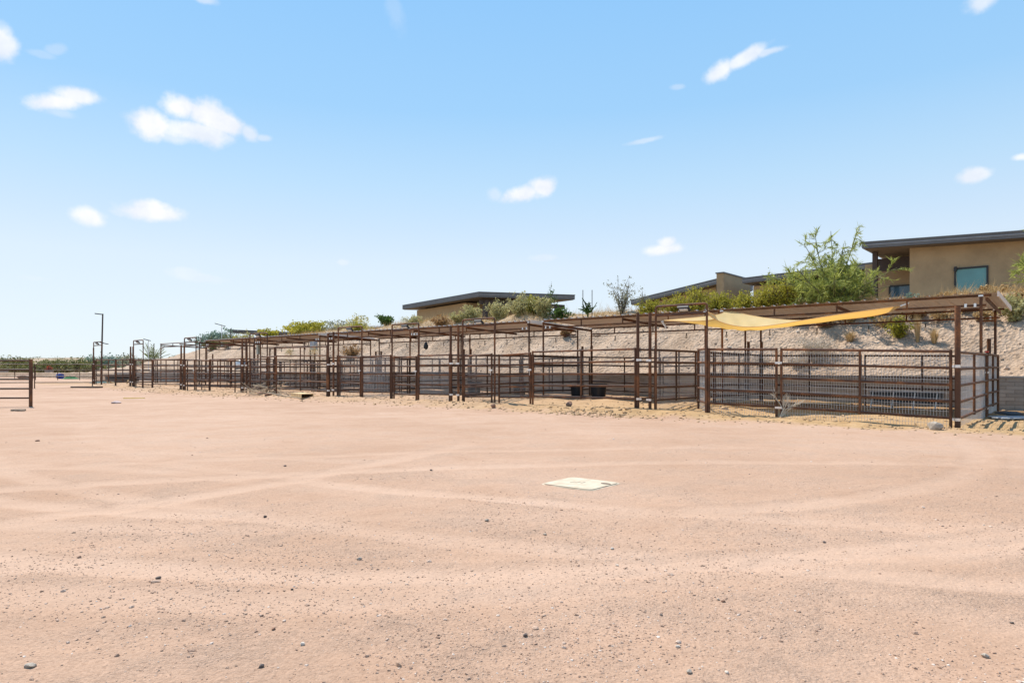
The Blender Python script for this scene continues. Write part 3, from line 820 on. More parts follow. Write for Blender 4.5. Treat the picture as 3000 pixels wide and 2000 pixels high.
ST = [(1539, 1863, .042, 'stone_dark', 'dark stone on the gravel, in the foreground just right of the middle'),
 (2886, 1924, .050, 'stone_grey', 'grey wedge stone in the bottom right corner of the yard'),
 (2118, 1762, .036, 'stone_brown', 'brown stone touching a smaller grey one, right foreground'),
 (2104, 1757, .030, 'stone_grey', 'grey pebble touching a brown stone, right foreground'),
 (1986, 1895, .034, 'stone_pale', 'white chip of stone in the right foreground'),
 (1427, 1526, .060, 'stone_grey', 'grey stone on the yard left of and nearer than the cream lid'),
 (1597, 1567, .046, 'stone_grey', 'blue-grey stone on the yard just nearer than the cream lid'),
 (1808, 1657, .034, 'stone_pale', 'pale pebble in the middle of the yard, nearer of two'),
 (1793, 1608, .040, 'stone_pale', 'pale pebble in the middle of the yard, farther of two'),
 (2415, 1589, .045, 'stone_dark', 'dark stone alone on the right side of the yard'),
 (2020, 1970, .044, 'stone_grey', 'grey round stone at the bottom edge of the yard'),
 (2129, 1971, .030, 'stone_pale', 'white pebble at the bottom edge of the yard'),
 (464, 1695, .050, 'stone_dark', 'dark brown stone on the left foreground gravel'),
 (1052, 1639, .055, 'stone_grey', 'pale grey stone left of the middle of the yard'),
 (776, 1515, .055, 'stone_dark', 'dark flat stone in the left half of the yard'),
 (856, 1727, .030, 'stone_dark', 'small dark pebble in the left foreground'),
 (801, 1843, .036, 'stone_brown', 'reddish brown stone, left foreground'),
 (887, 1888, .040, 'stone_pale', 'pale flat stone, left foreground'),
 (765, 1953, .040, 'stone_dark', 'dark reddish stone near the bottom left edge'),
 (88, 1953, .075, 'stone_grey', 'flat slate-grey stone in the bottom left corner'),
 (835, 1365, .075, 'stone_dark', 'dark stone far out on the yard, left of the middle'),
 (1263, 1378, .060, 'stone_dark', 'dark stone far out on the yard, left of the cream lid'),
 (110, 1292, .13, 'stone_brown', 'brown stone on the far left of the yard'),
 (2964, 1825, .030, 'stone_dark', 'dark pebble near the right edge of the yard'),
 (1937, 1802, .030, 'stone_dark', 'dark pebble in the right foreground, nearer than the brown stone')]
for px, py, w, mt, lab in ST: stone(px, py, w * .66, M[mt], lab, 'stone', .38 if w > .07 else .6, 'stone', GS)

# gravel and clods: nobody could count them
def grit(n, xy, size, mb):
    P = xy; z = gz(P[:, 0], P[:, 1])
    s = size * np.exp(RNG.normal(0, .38, n)); rot = RNG.uniform(0, 6.28, n)
    base = IV[None] * (1 + .22 * RNG.normal(size=(n, 12, 1))) * s[:, None, None] * np.stack([np.ones(n), RNG.uniform(.55, 1, n), RNG.uniform(.35, .75, n)], -1)[:, None]
    ca, sa = np.cos(rot)[:, None], np.sin(rot)[:, None]
    v = np.stack([base[..., 0] * ca - base[..., 1] * sa, base[..., 0] * sa + base[..., 1] * ca, base[..., 2]], -1)
    v += np.stack([P[:, 0], P[:, 1], z + s * .12], -1)[:, None]
    mb.add(v.reshape(-1, 3), (np.arange(n)[:, None, None] * 12 + IF[None]).reshape(-1, 3))
def fan(n, r0, r1, p=1.0):
    P = fan_(n * 3, r0, r1, p); w = np.maximum(.04, fbm(P[:, 0] * .8 + 3, P[:, 1] * .8, 3) + .18); k = RNG.choice(len(P), n, False, w / w.sum()); return P[k]
def fan_(n, r0, r1, p=1.0):
    a = RNG.uniform(-.80, .80, n); r = r0 * (r1 / r0) ** (RNG.random(n) ** p)
    return np.stack([r * np.sin(a), r * np.cos(a)], -1)
def grit_mat():
    m, nt, b = new_mat('loose_grit')
    g = nt.nodes.new('ShaderNodeNewGeometry')
    c = ramp(nt, g.outputs['Random Per Island'], [(.0, (.20, .13, .09)), (.04, (.33, .205, .14)), (.45, (.42, .275, .185)), (.85, (.49, .335, .24)), (.96, (.58, .46, .37)), (1., (.66, .58, .50))])
    nt.links.new(c, b.inputs['Base Color']); b.inputs['Roughness'].default_value = .9; return m
M['grit'] = grit_mat()
mb = MB(); grit(30000, fan(30000, 2.0, 8.0), .0034, mb); grit(2300, fan(2300, 2.0, 14.0), .0056, mb); grit(90, fan(90, 2.2, 20.0), .010, mb)
o = part('gravel', mb, M['grit'], None, False); o['kind'] = 'stuff'; o['label'] = 'loose pink granite gravel strewn over the yard'; o['category'] = 'gravel'
def clods():
    mb = MB(); n = 1500
    s = RNG.uniform(-2.5, 40, n); v = -.75 + RNG.normal(0, .42, n)
    P = C0 + np.outer(s, U) + np.outer(v, V); grit(n, P, .024, mb)
    s = s_at(1745, -.9) + RNG.normal(0, .8, 160); v = -1.0 + RNG.normal(0, .25, 160)
    grit(160, C0 + np.outer(s, U) + np.outer(v, V), .035, mb)
    n = 2600; s = RNG.uniform(-3, 46, n); v = RNG.uniform(.2, 8, n); grit(n, C0 + np.outer(s, U) + np.outer(v, V), .028, mb)
    o = part('dirt_clods', mb, M['clod'], None, False); o['kind'] = 'stuff'; o['label'] = 'dry clods of sand along the pen fronts'; o['category'] = 'dirt clods'
M['clod'] = simple('sandy_clod', (.43, .28, .15), .95, 0, .25, 3)
clods()
def hill_stones():
    mb = MB(); n = 5200
    s = RNG.uniform(-16, 40, n); v = WALL_V + .5 + RNG.random(n) * 5.5
    z = hz(s, v); P = C0 + np.outer(s, U) + np.outer(v, V)
    size = .027 * np.exp(RNG.normal(0, .40, n))
    rot = RNG.uniform(0, 6.28, n)
    base = IV[None] * (1 + .2 * RNG.normal(size=(n, 12, 1))) * size[:, None, None] * np.stack([np.ones(n), RNG.uniform(.5, 1, n), RNG.uniform(.4, .8, n)], -1)[:, None]
    ca, sa = np.cos(rot)[:, None], np.sin(rot)[:, None]
    vv = np.stack([base[..., 0] * ca - base[..., 1] * sa, base[..., 0] * sa + base[..., 1] * ca, base[..., 2]], -1)
    vv += np.stack([P[:, 0], P[:, 1], z + size * .1], -1)[:, None]
    mb.add(vv.reshape(-1, 3), (np.arange(n)[:, None, None] * 12 + IF[None]).reshape(-1, 3))
    m, nt, b = new_mat('slope_stone'); g = nt.nodes.new('ShaderNodeNewGeometry')
    nt.links.new(ramp(nt, g.outputs['Random Per Island'], [(0., (.24, .165, .115)), (.4, (.43, .31, .22)), (.8, (.56, .43, .32)), (1., (.70, .61, .50))]), b.inputs['Base Color'])
    b.inputs['Roughness'].default_value = .9
    o = part('slope_rubble', mb, m, None, False); o['kind'] = 'stuff'; o['label'] = 'small stones littering the slope above the block wall'; o['category'] = 'rubble'
hill_stones()

# ------------------------------------------------------------------ plants
def unit(v): return v / (np.linalg.norm(v, axis=-1, keepdims=True) + 1e-9)
def leaf_cloud(mb, centers, size, aspect=.45, up=.3):
    n = len(centers); d = unit(RNG.normal(size=(n, 3)) + np.array([0, 0, up])); e = unit(np.cross(d, RNG.normal(size=(n, 3))))
    s = size * np.exp(RNG.normal(0, .25, n))[:, None]
    mb.leaves(centers, d * s, e * s * aspect)
def bush(name, base, h, w, mat, label, cat='shrub', group=None, stems=16, leaves=1800, leaf=.035, bark='bark', spread=.9, lo=.30, stem_part='branches', leaf_aspect=.45, clump=.10):
    """many stems fanning from the root, leaves clumped along their upper parts"""
    base = np.asarray(base, float)
    root = thing(name, base, label, cat, group)
    mb = MB(); cl = []
    for i in range(stems):
        a = RNG.uniform(0, 6.28); lean = RNG.uniform(.12, 1) ** .8 * spread
        hh = h * RNG.uniform(.6, 1.05) * (1 - .35 * lean); ww = w / 2 * lean * RNG.uniform(.7, 1.05)
        tip = base + np.array([math.cos(a) * ww, math.sin(a) * ww, hh])
        m1 = base + (tip - base) * .45 + np.array([-math.cos(a) * ww * .12, -math.sin(a) * ww * .12, hh * .06]) + RNG.normal(0, .04, 3) * h
        pts = [base + RNG.normal(0, .03, 3) * np.array([1, 1, 0]) - np.array([0, 0, .08]), m1, tip]
        mb.tube(pts, [.016 * h ** .5, .010 * h ** .5, .004], 4, False)
        t = lo + (1 - lo) * RNG.random(max(2, int(leaves / stems / 9))) ** .8
        for q in t:
            c = (1 - q) ** 2 * pts[0] + 2 * q * (1 - q) * m1 + q * q * tip
            off = RNG.normal(0, clump * h * (.5 + .6 * q), 3) * np.array([1, 1, .8])
            tw = c + off
            mb.tube([c, tw], [.005, .002], 3, False)
            cl.append(tw + RNG.normal(0, clump * h * .45, (9, 3)))
    part(stem_part, mb, M[bark], root, True, False)
    c = np.concatenate(cl)
    c[:, 2] = np.maximum(c[:, 2], base[2] + .02)
    lb = MB(); leaf_cloud(lb, c, leaf, leaf_aspect); part('foliage', lb, mat, root, False)
    return root
def bare_bush(name, base, h, w, mat, label, cat='shrub', stems=26, group=None, twigs=6, lean=(0, 0), thick=1.):
    base = np.asarray(base, float); mb = MB()
    for i in range(stems):
        a = RNG.uniform(0, 6.28); l = RNG.uniform(.1, 1); hh = h * RNG.uniform(.55, 1) * (1 - .3 * l); ww = w / 2 * l
        tip = base + np.array([math.cos(a) * ww + lean[0] * hh, math.sin(a) * ww + lean[1] * hh, hh]); m1 = base + (tip - base) * .5 + RNG.normal(0, .06, 3) * h
        mb.tube([base, m1, tip], [.010 * thick, .007 * thick, .003], 4, False)
        for k in range(twigs):
            q = RNG.uniform(.35, 1); c = (1 - q) ** 2 * base + 2 * q * (1 - q) * m1 + q * q * tip
            mb.tube([c, c + unit(RNG.normal(size=3) + np.array([0, 0, .6])) * h * RNG.uniform(.1, .25)], [.004 * thick, .002], 3, False)
    return solo(name, mb, mat, base, label, cat, group)
def tuft(base, h, w, n, label, group=None):
    base = np.asarray(base, float); mb = MB()
    a = RNG.uniform(0, 6.28, n); l = RNG.random(n) ** .7 * w / 2
    dirn = np.stack([np.cos(a), np.sin(a), np.zeros(n)], -1)
    hh = h * RNG.uniform(.55, 1.05, n)
    p0 = base + dirn * (l * .25)[:, None]; p1 = base + dirn * (l * .55)[:, None] + np.stack([0 * a, 0 * a, hh * .6], -1); p2 = base + dirn * l[:, None] + np.stack([0 * a, 0 * a, hh], -1)
    sd = unit(np.cross(dirn, [0, 0, 1.])) * .006
    v = np.stack([p0 - sd, p0 + sd, p1 + sd * .8, p1 - sd * .8, p2], 1).reshape(-1, 3)
    k = np.arange(n)[:, None] * 5
    mb.add(v, (k + np.array([[0, 1, 2, 3]]))); mb.fs.append(k + np.array([[3, 2, 4]]))
    return solo('grass_tuft', mb, M['straw'], base, label, 'grass', group, smooth=False)

# low dry grass over the crest and plateau
def dry_grass():
    mb = MB(); n = 26000
    s = RNG.uniform(-14, 48, n); v = WALL_V + 3.7 + np.abs(RNG.normal(0, 1.9, n))
    keep = (fbm(s * .35 + 9, v * .5, 3) > -.12) | (RNG.random(n) < .25)
    s, v = s[keep], v[keep]; n = len(s)
    s = np.concatenate([s, RNG.uniform(-14, 9, 7000)]); v = np.concatenate([v, 11.6 + 2.2 * RNG.random(7000) ** .6]); n = len(s)
    z = hz(s, v); P = C0 + np.outer(s, U) + np.outer(v, V)
    base = np.stack([P[:, 0], P[:, 1], z - .02], -1)
    hh = .20 * np.exp(RNG.normal(0, .4, n)) * (1 + 1.2 * np.maximum(0, fbm(s * .6, v * .6, 2)))
    lean = RNG.normal(0, .45, (n, 2)) * hh[:, None]
    a = RNG.uniform(0, 6.28, n); sd = np.stack([np.cos(a), np.sin(a), 0 * a], -1) * .009
    tip = base + np.concatenate([lean, hh[:, None]], 1)
    vv = np.stack([base - sd, base + sd, tip], 1).reshape(-1, 3); mb.add(vv, np.arange(3 * n).reshape(-1, 3))
    o = part('dry_grass', mb, M['straw'], None, False); o['kind'] = 'stuff'; o['label'] = 'dry straw-coloured grass over the crest of the hill'; o['category'] = 'grass'
dry_grass()

# palo verde on the crest
def palo_verde(name, base, h, w, label, mat, bark='green_bark', levels=4, needles=9000, seed=1, leafsize=.05, lean=0.):
    r = np.random.default_rng(seed); base = np.asarray(base, float)
    root = thing(name, base, label, 'tree'); mb = MB(); tips = []
    def grow(p, d, L, rad, lev):
        d = unit(d); mid = p + d * L * .5 + r.normal(0, .05, 3) * L; q = p + d * L + r.normal(0, .05, 3) * L
        mb.tube([p, mid, q], [rad, rad * .82, rad * .62], 6 if lev < 2 else 4, False)
        if lev >= 2: tips.append((p, mid, q))
        if lev == levels: return
        for k in range(3 if lev < 2 else 4):
            nd = d + r.normal(0, .48, 3) * np.array([w / h * 1.25, w / h * 1.25, .7]) + np.array([0, 0, .10])
            st = q if k < 2 else p + (q - p) * r.uniform(.4, .95)
            grow(st, nd, L * r.uniform(.58, .82), rad * .58, lev + 1)
    for k in range(4):
        a = k * 1.57 + r.uniform(-.5, .5)
        grow(base + np.array([math.cos(a), math.sin(a), 0]) * .06 - np.array([0, 0, .1]), np.array([math.cos(a) * w / h * .8 + lean, math.sin(a) * w / h * .8, .9]), h * .34, .05 * h / 3, 0)
    part('trunk', mb, M[bark], root, True, False)
    T = np.array([[a, b, c] for a, b, c in tips]); n = needles
    k = r.integers(0, len(T), n); t = r.random(n)[:, None]
    a, b, c = T[k, 0], T[k, 1], T[k, 2]
    P = (1 - t) ** 2 * a + 2 * t * (1 - t) * b + t * t * c
    d = unit(unit(c - a) * .9 + RNG.normal(0, .55, (n, 3)) + np.array([0, 0, .1])); e = unit(np.cross(d, RNG.normal(size=(n, 3))))
    s = leafsize * np.exp(RNG.normal(0, .35, n))[:, None]
    lb = MB(); lb.leaves(P + d * s * .9, d * s * 1.6, e * s * .20); part('crown', lb, mat, root, False)
    return root
def feathery(base, h, w, label, needles, stems, leafsize=.05, seed=3, tall=()):
    r = np.random.default_rng(seed); base = np.asarray(base, float)
    root = thing('palo_verde', base, label, 'tree'); mb = MB(); T = []
    def limb(a, reach, hh, rad, sub):
        tip = base + np.array([math.cos(a) * reach, math.sin(a) * reach, hh]); m1 = base + (tip - base) * .5 + np.array([0, 0, hh * .10]) + r.normal(0, .05, 3) * h
        P = lambda q: (1 - q) ** 2 * base + 2 * q * (1 - q) * m1 + q * q * tip
        mb.tube([P(q) for q in np.linspace(0, 1, 6)], list(np.linspace(rad, rad * .22, 6)), 6, False)
        for k in range(sub):
            q = r.uniform(.12, 1); c = P(q); d = unit(P(min(1, q + .05)) - P(q - .05) + r.normal(0, .55, 3) + np.array([0, 0, .05])); L = h * r.uniform(.12, .34) * (1.15 - .5 * q)
            e = c + d * L; m2 = (c + e) / 2 + r.normal(0, .03, 3) * h; mb.tube([c, m2, e], [.013, .010, .004], 4, False); T.append((c, m2, e))
            for j in range(3):
                t = r.uniform(.2, 1); c2 = c + (e - c) * t; e2 = c2 + unit(d + r.normal(0, .6, 3)) * L * r.uniform(.3, .6); m3 = (c2 + e2) / 2 + r.normal(0, .02, 3)
                mb.tube([c2, m3, e2], [.006, .005, .002], 3, False); T.append((c2, m3, e2))
    for k in range(stems):
        l = r.uniform(.1, 1); limb(r.uniform(0, 6.28), w / 2 * l, h * r.uniform(.40, .72) * (1 - .38 * l), .045, 15)
    for (dx, hh) in tall: limb(0 if dx > 0 else math.pi, abs(dx), hh, .04, 13)
    part('trunk', mb, M['green_bark'], root, True, False)
    T = np.array(T); n = needles; k = r.integers(0, len(T), n); t = r.random(n)[:, None]
    a, b, c = T[k, 0], T[k, 1], T[k, 2]; P = (1 - t) ** 2 * a + 2 * t * (1 - t) * b + t * t * c
    d = unit(unit(c - a) * 1.1 + RNG.normal(0, .5, (n, 3)) + np.array([0, 0, .08])); e = unit(np.cross(d, RNG.normal(size=(n, 3)))); sz = leafsize * np.exp(RNG.normal(0, .35, n))[:, None]
    lb = MB(); lb.leaves(P + d * sz * .9, d * sz * 1.9, e * sz * .15); part('crown', lb, M['paloverde'], root, False)
feathery(H_px(2445, 12.9, -.1), 2.75, 5.4, 'large feathery green palo verde tree beside the right house', 24000, 26, .052, 3, [(-.15, 3.0), (-.75, 2.75), (.85, 2.85), (.35, 2.5), (-1.2, 2.5)])
feathery(H_px(3095, 13.6, .2), 2.5, 2.4, 'palo verde whose twigs reach in at the right edge before the house', 8000, 9, .05, 8, [(-.5, 2.0)])
# creosote hedge on the crest between the sail and the palo verde
CRE = [(1905, 12.9, .95, 1.6, 'creosote bush under the low roof end, leftmost of the row'), (1975, 13.2, 1.15, 1.8, 'bright creosote bush below the long sloping fascia'),
       (2040, 13.0, 1.4, 1.9, 'tall creosote bush left of the stucco parapet'), (2110, 13.1, .95, 1.7, 'low brownish creosote bush below the parapet'),
       (2180, 12.9, .95, 1.7, 'brownish creosote bush right of the parapet'), (2245, 13.0, 1.3, 1.9, 'green creosote bush below the long grey roof'),
       (2310, 13.2, 1.65, 1.9, 'tall dark creosote bush touching the palo verde')]
for i, (px, v, h, w, lab) in enumerate(CRE):
    bush('creosote_bush', H_px(px, v, -.1), h, w, M['creosote'], lab, 'shrub', 'creosote bushes on the crest', 26, 4200, .042, lo=.12, clump=.12)
bush('bursage', H_px(2148, 12.2), .7, 1.5, M['sage'], 'straggly dry bursage under the creosote row, above the sail', stems=22, leaves=1500, leaf=.035)
bush('bursage', H_px(2672, 12.7), .6, .8, M['bluegreen'], 'small grey-green shrub at the foot of the house wall', stems=14, leaves=800, leaf=.035)
bush('bursage', H_px(2632, 10.9), .85, 1.1, M['creosote'], 'dark green bush on the slope right of the canopy middle', stems=18, leaves=2200, leaf=.035, lo=.1)
tuft(H_px(2688, 10.8), .95, .35, 240, 'tall upright tuft of straw grass on the slope, left of two', 'grass tufts on the slope')
tuft(H_px(2737, 10.7), .55, .5, 240, 'short round tuft of straw grass on the slope, right of two', 'grass tufts on the slope')
tuft(H_px(2490, 10.9), .40, .7, 260, 'low tuft of straw grass on the slope above the canopy beam', 'grass tufts on the slope')
bush('dead_brittlebush', H_px(2385, 10.0, -.05), 1.0, 2.2, M['whitebrush'], 'pale dead brittlebush spreading over the slope behind the near pen', stems=60, leaves=3800, leaf=.026, bark='white_twig', lo=.25, clump=.10)
bush('dead_brittlebush', H_px(2340, 9.5, -.05), .55, 1.3, M['whitebrush'], 'whitish dead brush low on the slope above the bleached twig', stems=36, leaves=1800, leaf=.028, bark='white_twig', lo=.2)
bush('dead_brittlebush', H_px(2330, 12.0), .75, 1.6, M['whitebrush'], 'pale dead brush at the foot of the palo verde', stems=36, leaves=1600, leaf=.03, bark='white_twig')
bush('dead_brittlebush', H_px(2235, 9.7), .4, .9, M['whitebrush'], 'small pale dead brush behind the posts under the sail', stems=24, leaves=700, leaf=.026, bark='white_twig')
for px, v, h, w, mt, lab in [(2490, 12.0, .55, 1.5, 'straw', 'dry tan brush under the canopy beam, right of the sail tip'), (2555, 12.3, .6, 1.4, 'creosote', 'small olive bush above the canopy beam, left of the planter'),
       (2600, 11.6, .45, 1.5, 'straw', 'dry tan brush uphill of the dark green slope bush'), (2690, 12.2, .55, 1.7, 'rustbrush', 'rusty brown brush uphill of the tall straw tuft'),
       (2760, 11.9, .5, 1.5, 'straw', 'dry tan brush uphill of the round straw tuft'), (2830, 12.2, .55, 1.6, 'rustbrush', 'rusty brown brush behind the roof corner'), (2885, 11.7, .45, 1.2, 'straw', 'dry tan brush seen beside the right canopy posts'), (2420, 11.6, .5, 1.6, 'rustbrush', 'rusty brown brush above the pale brittlebush')]:
    bush('dry_brush', H_px(px, v, -.05), h, w, M[mt], lab, 'shrub', 'dry brush on the upper slope', 26, 1500, .038, lo=.08, clump=.14)
bush('bursage', H_px(2975, 11.6), .9, 1.5, M['sage'], 'olive bursage on the slope at the right edge', stems=22, leaves=2600, leaf=.04, lo=.15)
bush('bursage', H_px(2990, 12.6), .5, 1.6, M['straw'], 'dry yellow brush at the right edge, above the olive bursage', stems=24, leaves=2000, leaf=.045, lo=.1)
bush('bursage', H_px(2915, 13.6), .3, 1.8, M['straw'], 'dry yellow brush below the teal window', stems=24, leaves=1600, leaf=.045, lo=.1)
bush('bursage', H_px(2770, 13.5), .25, 1.4, M['straw'], 'low dry brush left of the teal window', stems=20, leaves=1000, leaf=.04, lo=.1)
for px, v, h, w, mt, lab in [(622, 12.6, 1.1, 2.4, 'brush', 'olive brush on the slope under the far canopy, beside its left end post'), (668, 12.9, 1.2, 2.6, 'brush', 'olive brush on the slope below the thin dark pole'), (718, 12.5, 1.0, 2.4, 'sage', 'pale olive brush on the slope below the yellow-green tree'),
       (1028, 10.4, .9, 2.2, 'rustbrush', 'brown brush low on the slope between the two middle arches'), (1045, 12.6, .9, 2.0, 'creosote', 'olive bush high on the slope between the two middle arches'), (1292, 12.6, .7, 1.8, 'rustbrush', 'brown brush high on the slope, right of the hay net'), (1205, 12.8, .7, 1.8, 'sage', 'pale brush at the crest above the left middle arch'), (1660, 11.6, .4, .8, 'rustbrush', 'small brown tuft alone on the slope above the two black tubs')]:
    bush('slope_brush', H_px(px, v, -.05), h, w, M[mt], lab, 'shrub', 'brush on the left and middle slope', 24, 1700, .05, lo=.08, clump=.14)
# plants around the garage
for px, v, h, w, mt, lab in [(1385, 13.6, 1.0, 1.9, 'sage', 'pale sage shrub under the left corner of the garage opening'), (1460, 13.6, 1.25, 2.2, 'sage', 'tall pale shrub before the left steel column of the garage'),
       (1525, 13.4, 1.35, 2.2, 'sage', 'billowing pale shrub in front of the garage opening'), (1590, 13.6, 1.2, 1.7, 'sage', 'pale shrub at the right end of the garage opening'),
       (1345, 13.2, .7, 1.8, 'sage', 'low pale shrub against the garage wall'), (1560, 13.9, 1.2, 1.1, 'creosote', 'yellow-green bush among pale shrubs at the garage opening'),
       (1640, 13.7, .9, 1.3, 'deepgreen', 'dark green shrub at the foot of the right garage column')]:
    bush('desert_shrub', H_px(px, v, -.1), h, w, M[mt], lab, 'shrub', 'shrubs around the garage', 26, 3000, .05, lo=.1, clump=.11)
bush('desert_shrub', H_px(1612, 14.2), 2.0, .9, M['deepgreen'], 'thin leafy sapling right of the garage opening', stems=9, leaves=300, leaf=.05, clump=.08)
bush('mesquite', H_px(1822, 13.4), 2.1, 1.9, M['dusty'], 'sparse dusty-leaved sapling left of the low roof end', 'tree', None, 14, 850, .05, lo=.15, stem_part='branches', clump=.09)
bush('mesquite', H_px(1880, 13.0), 1.5, .7, M['dusty'], 'thin dusty twig plant at the low roof end', 'shrub', None, 7, 260, .045)
# staked cholla
def staked(px, v):
    b = H_px(px, v); root = thing('cholla', b, 'thin branching cholla between two dark stakes left of the sparse sapling', 'cactus')
    mb = MB()
    for k in range(16):
        a = RNG.uniform(0, 6.28); p = b + np.array([0, 0, .2]); q = p + np.array([math.cos(a) * .45, math.sin(a) * .45, RNG.uniform(.1, .8)])
        m_ = p + (q - p) * .5 + RNG.normal(0, .1, 3); mb.tube([p, m_, q], [.03, .028, .018], 5)
        mb.tube([m_, m_ + RNG.normal(0, .2, 3) + np.array([0, 0, .12])], [.025, .015], 5)
    mb.tube([b - np.array([0, 0, .1]), b + np.array([0, 0, .6])], .045, 6)
    part('stem', mb, M['deepgreen'], root)
    for k, dx in enumerate((-.25, .22)):
        p = b + np.array([dx, 0, -.1]); solo('garden_stake', MB().tube([p, p + np.array([0, 0, 1.5])], .018, 6), M['dark_wood'], p, ('left' if k == 0 else 'right') + ' one of two thin dark stakes beside the cholla', 'stake', 'stakes beside the cholla')
staked(1722, 13.2)
# far left end of the hill
def crown_tree(name, base, h, w, mat, label, group=None, leaves=2600, leaf=.11, ht=.45):
    base = np.asarray(base, float); root = thing(name, base, label, 'tree', group)
    mb = MB(); cl = []
    for k in range(9):
        a = RNG.uniform(0, 6.28); rr = w / 2 * RNG.uniform(.3, .8); tip = base + np.array([math.cos(a) * rr, math.sin(a) * rr, h * RNG.uniform(.55, .95)])
        f = base + np.array([0, 0, h * ht * .6]) + RNG.normal(0, .04, 3) * h
        mb.tube([base - np.array([0, 0, .2]), f, (f + tip) / 2 + RNG.normal(0, .05, 3) * h, tip], [.05 * h / 3, .04 * h / 3, .025 * h / 3, .01], 5, False)
        for j in range(6):
            c = (f + tip) / 2 + (tip - f) * RNG.uniform(-.2, .65) + RNG.normal(0, .11, 3) * np.array([w, w, h * .7])
            cl.append(c + RNG.normal(0, 1, (leaves // 54, 3)) * np.array([w * .09, w * .09, h * .06]))
    part('trunk', mb, M['bark'], root, True, False)
    lb = MB(); leaf_cloud(lb, np.concatenate(cl), leaf, .5); part('crown', lb, mat, root, False)
    return root
GT = 'trees on the skyline left of the garage'
crown_tree('mesquite', H_px(905, 20, -.3), 2.1, 3.6, M['creosote'], 'round yellow-green mesquite on the skyline above the third pen', GT, 4200, .10)
crown_tree('mesquite', H_px(985, 22, -.2), 2.0, 3.2, M['dusty'], 'airy dusty mesquite right of the round yellow-green one', GT, 1500, .10)
crown_tree('mesquite', H_px(1045, 20, -.2), 1.9, 2.8, M['sage'], 'thin olive mesquite above the second gate arch pair', GT, 1700, .10)
crown_tree('mesquite', H_px(1128, 15, -.1), 1.1, 1.3, M['deepgreen'], 'small dark green tree at the left foot of the garage hill', GT, 1500, .07)
crown_tree('mesquite', H_px(632, 17, -.2), 2.6, 3.4, M['bluegreen'], 'blue-green tree left of the far dark roof', GT, 3000, .11)
crown_tree('mesquite', H_px(700, 17, -.2), 1.5, 1.7, M['creosote'], 'yellow-green tree in front of the far dark roof', GT, 1500, .10)
crown_tree('mesquite', H_px(790, 15, -.2), 1.0, 1.5, M['creosote'], 'low yellow-green tree at the middle of the far dark roof', GT, 1300, .09)

# young fan palm beyond the pens
def palm(base, h, label):
    base = np.asarray(base, float); root = thing('palm_tree', base, label, 'palm')
    part('trunk', MB().tube([base - np.array([0, 0, .2]), base + np.array([0, 0, h * .22]), base + np.array([0, 0, h * .40])], [.20, .17, .13], 8), M['bark'], root)
    top = base + np.array([0, 0, h * .38]); lb = MB()
    for k in range(20):
        a = k * 2.4 + RNG.uniform(-.2, .2); el = RNG.uniform(.45, 1.35); L = h * RNG.uniform(.55, .72)
        pts = [top + np.array([math.cos(a) * math.cos(el) * L * t, math.sin(a) * math.cos(el) * L * t, math.sin(el) * L * t - .10 * L * t * t]) for t in np.linspace(0, 1, 7)]
        lb.tube(pts, [.03, .025, .02, .016, .012, .01, .005], 3, False)
        for t in range(2, 7):
            for sgn in (-1, 1):
                sd = np.array([-math.sin(a) * sgn, math.cos(a) * sgn, .1]) * L * .10
                c = pts[t] + sd * .5; fw = (pts[t] - pts[t - 1]) * .7
                lb.leaves((c + fw * .5)[None], (sd * .6 + fw * .8)[None], np.array([[0, 0, .04]]) + fw[None] * .15)
    part('fronds', lb, M['palmleaf'], root, False)
palm(np.array([*at(446, 1068, 78)[:2], 1.0]), 3.1, 'young fan palm standing beyond the bare canopy frame')

# desert beyond the gates
def far_bush(px, D, w, h, mat, lab, z0=None):
    X = (px - 1500) / 2000. * D; b = np.array([X, D, float(gz(X, D)) - .1 if z0 is None else z0])
    root = thing('desert_bush', b, lab, 'shrub', 'bushes beyond the left gates')
    mb = MB()
    for k in range(10): mb.tube([b, b + np.array([RNG.uniform(-.4, .4) * w, RNG.uniform(-.3, .3) * w, h * RNG.uniform(.5, .9)])], [.05, .015], 4, False)
    part('branches', mb, M['bark'], root, True, False)
    n = 2600; k = 30
    cc = b + np.stack([RNG.uniform(-.45, .45, k) * w, RNG.uniform(-.35, .35, k) * w, RNG.uniform(.12, .85, k) * h * (.75 + .25 * RNG.random(k))], -1)
    c = cc[RNG.integers(0, k, n)] + RNG.normal(0, 1, (n, 3)) * np.array([w * .07, w * .07, h * .10]); c[:, 2] = np.maximum(c[:, 2], b[2] + .05)
    lb = MB(); leaf_cloud(lb, c, .16, .55); part('foliage', lb, mat, root, False)
for px, D, w, h, mt, lab in [(15, 105, 7, 3.4, 'brush', 'dark olive bush at the far left edge beyond the near gate'), (60, 100, 5, 1.8, 'brush', 'low yellow-green bush just left of the near gate post'),
       (130, 108, 6.5, 2.6, 'brush', 'olive bush beyond the long gate, left of three'), (180, 104, 5.5, 2.9, 'brush', 'green bush beyond the long gate, middle of three'),
       (232, 106, 6, 2.9, 'brush', 'wide green bush beyond the long gate, right of three'), (268, 92, 3, 1.8, 'brush', 'small yellow-green bush behind the last pen post'),
       (345, 120, 6, 4.0, 'bluegreen', 'blue-green bush seen between the two farthest arches, left'), (382, 110, 6, 4.0, 'dusty', 'tall dusty tree between the two farthest arches, right'),
       (285, 118, 4.5, 4.0, 'bluegreen', 'grey-green shrub seen through the farthest arch'), (520, 95, 8, 3.2, 'brush', 'olive bush at the foot of the hill beyond the bare frame')]:
    far_bush(px, D, w, h, M[mt], lab)
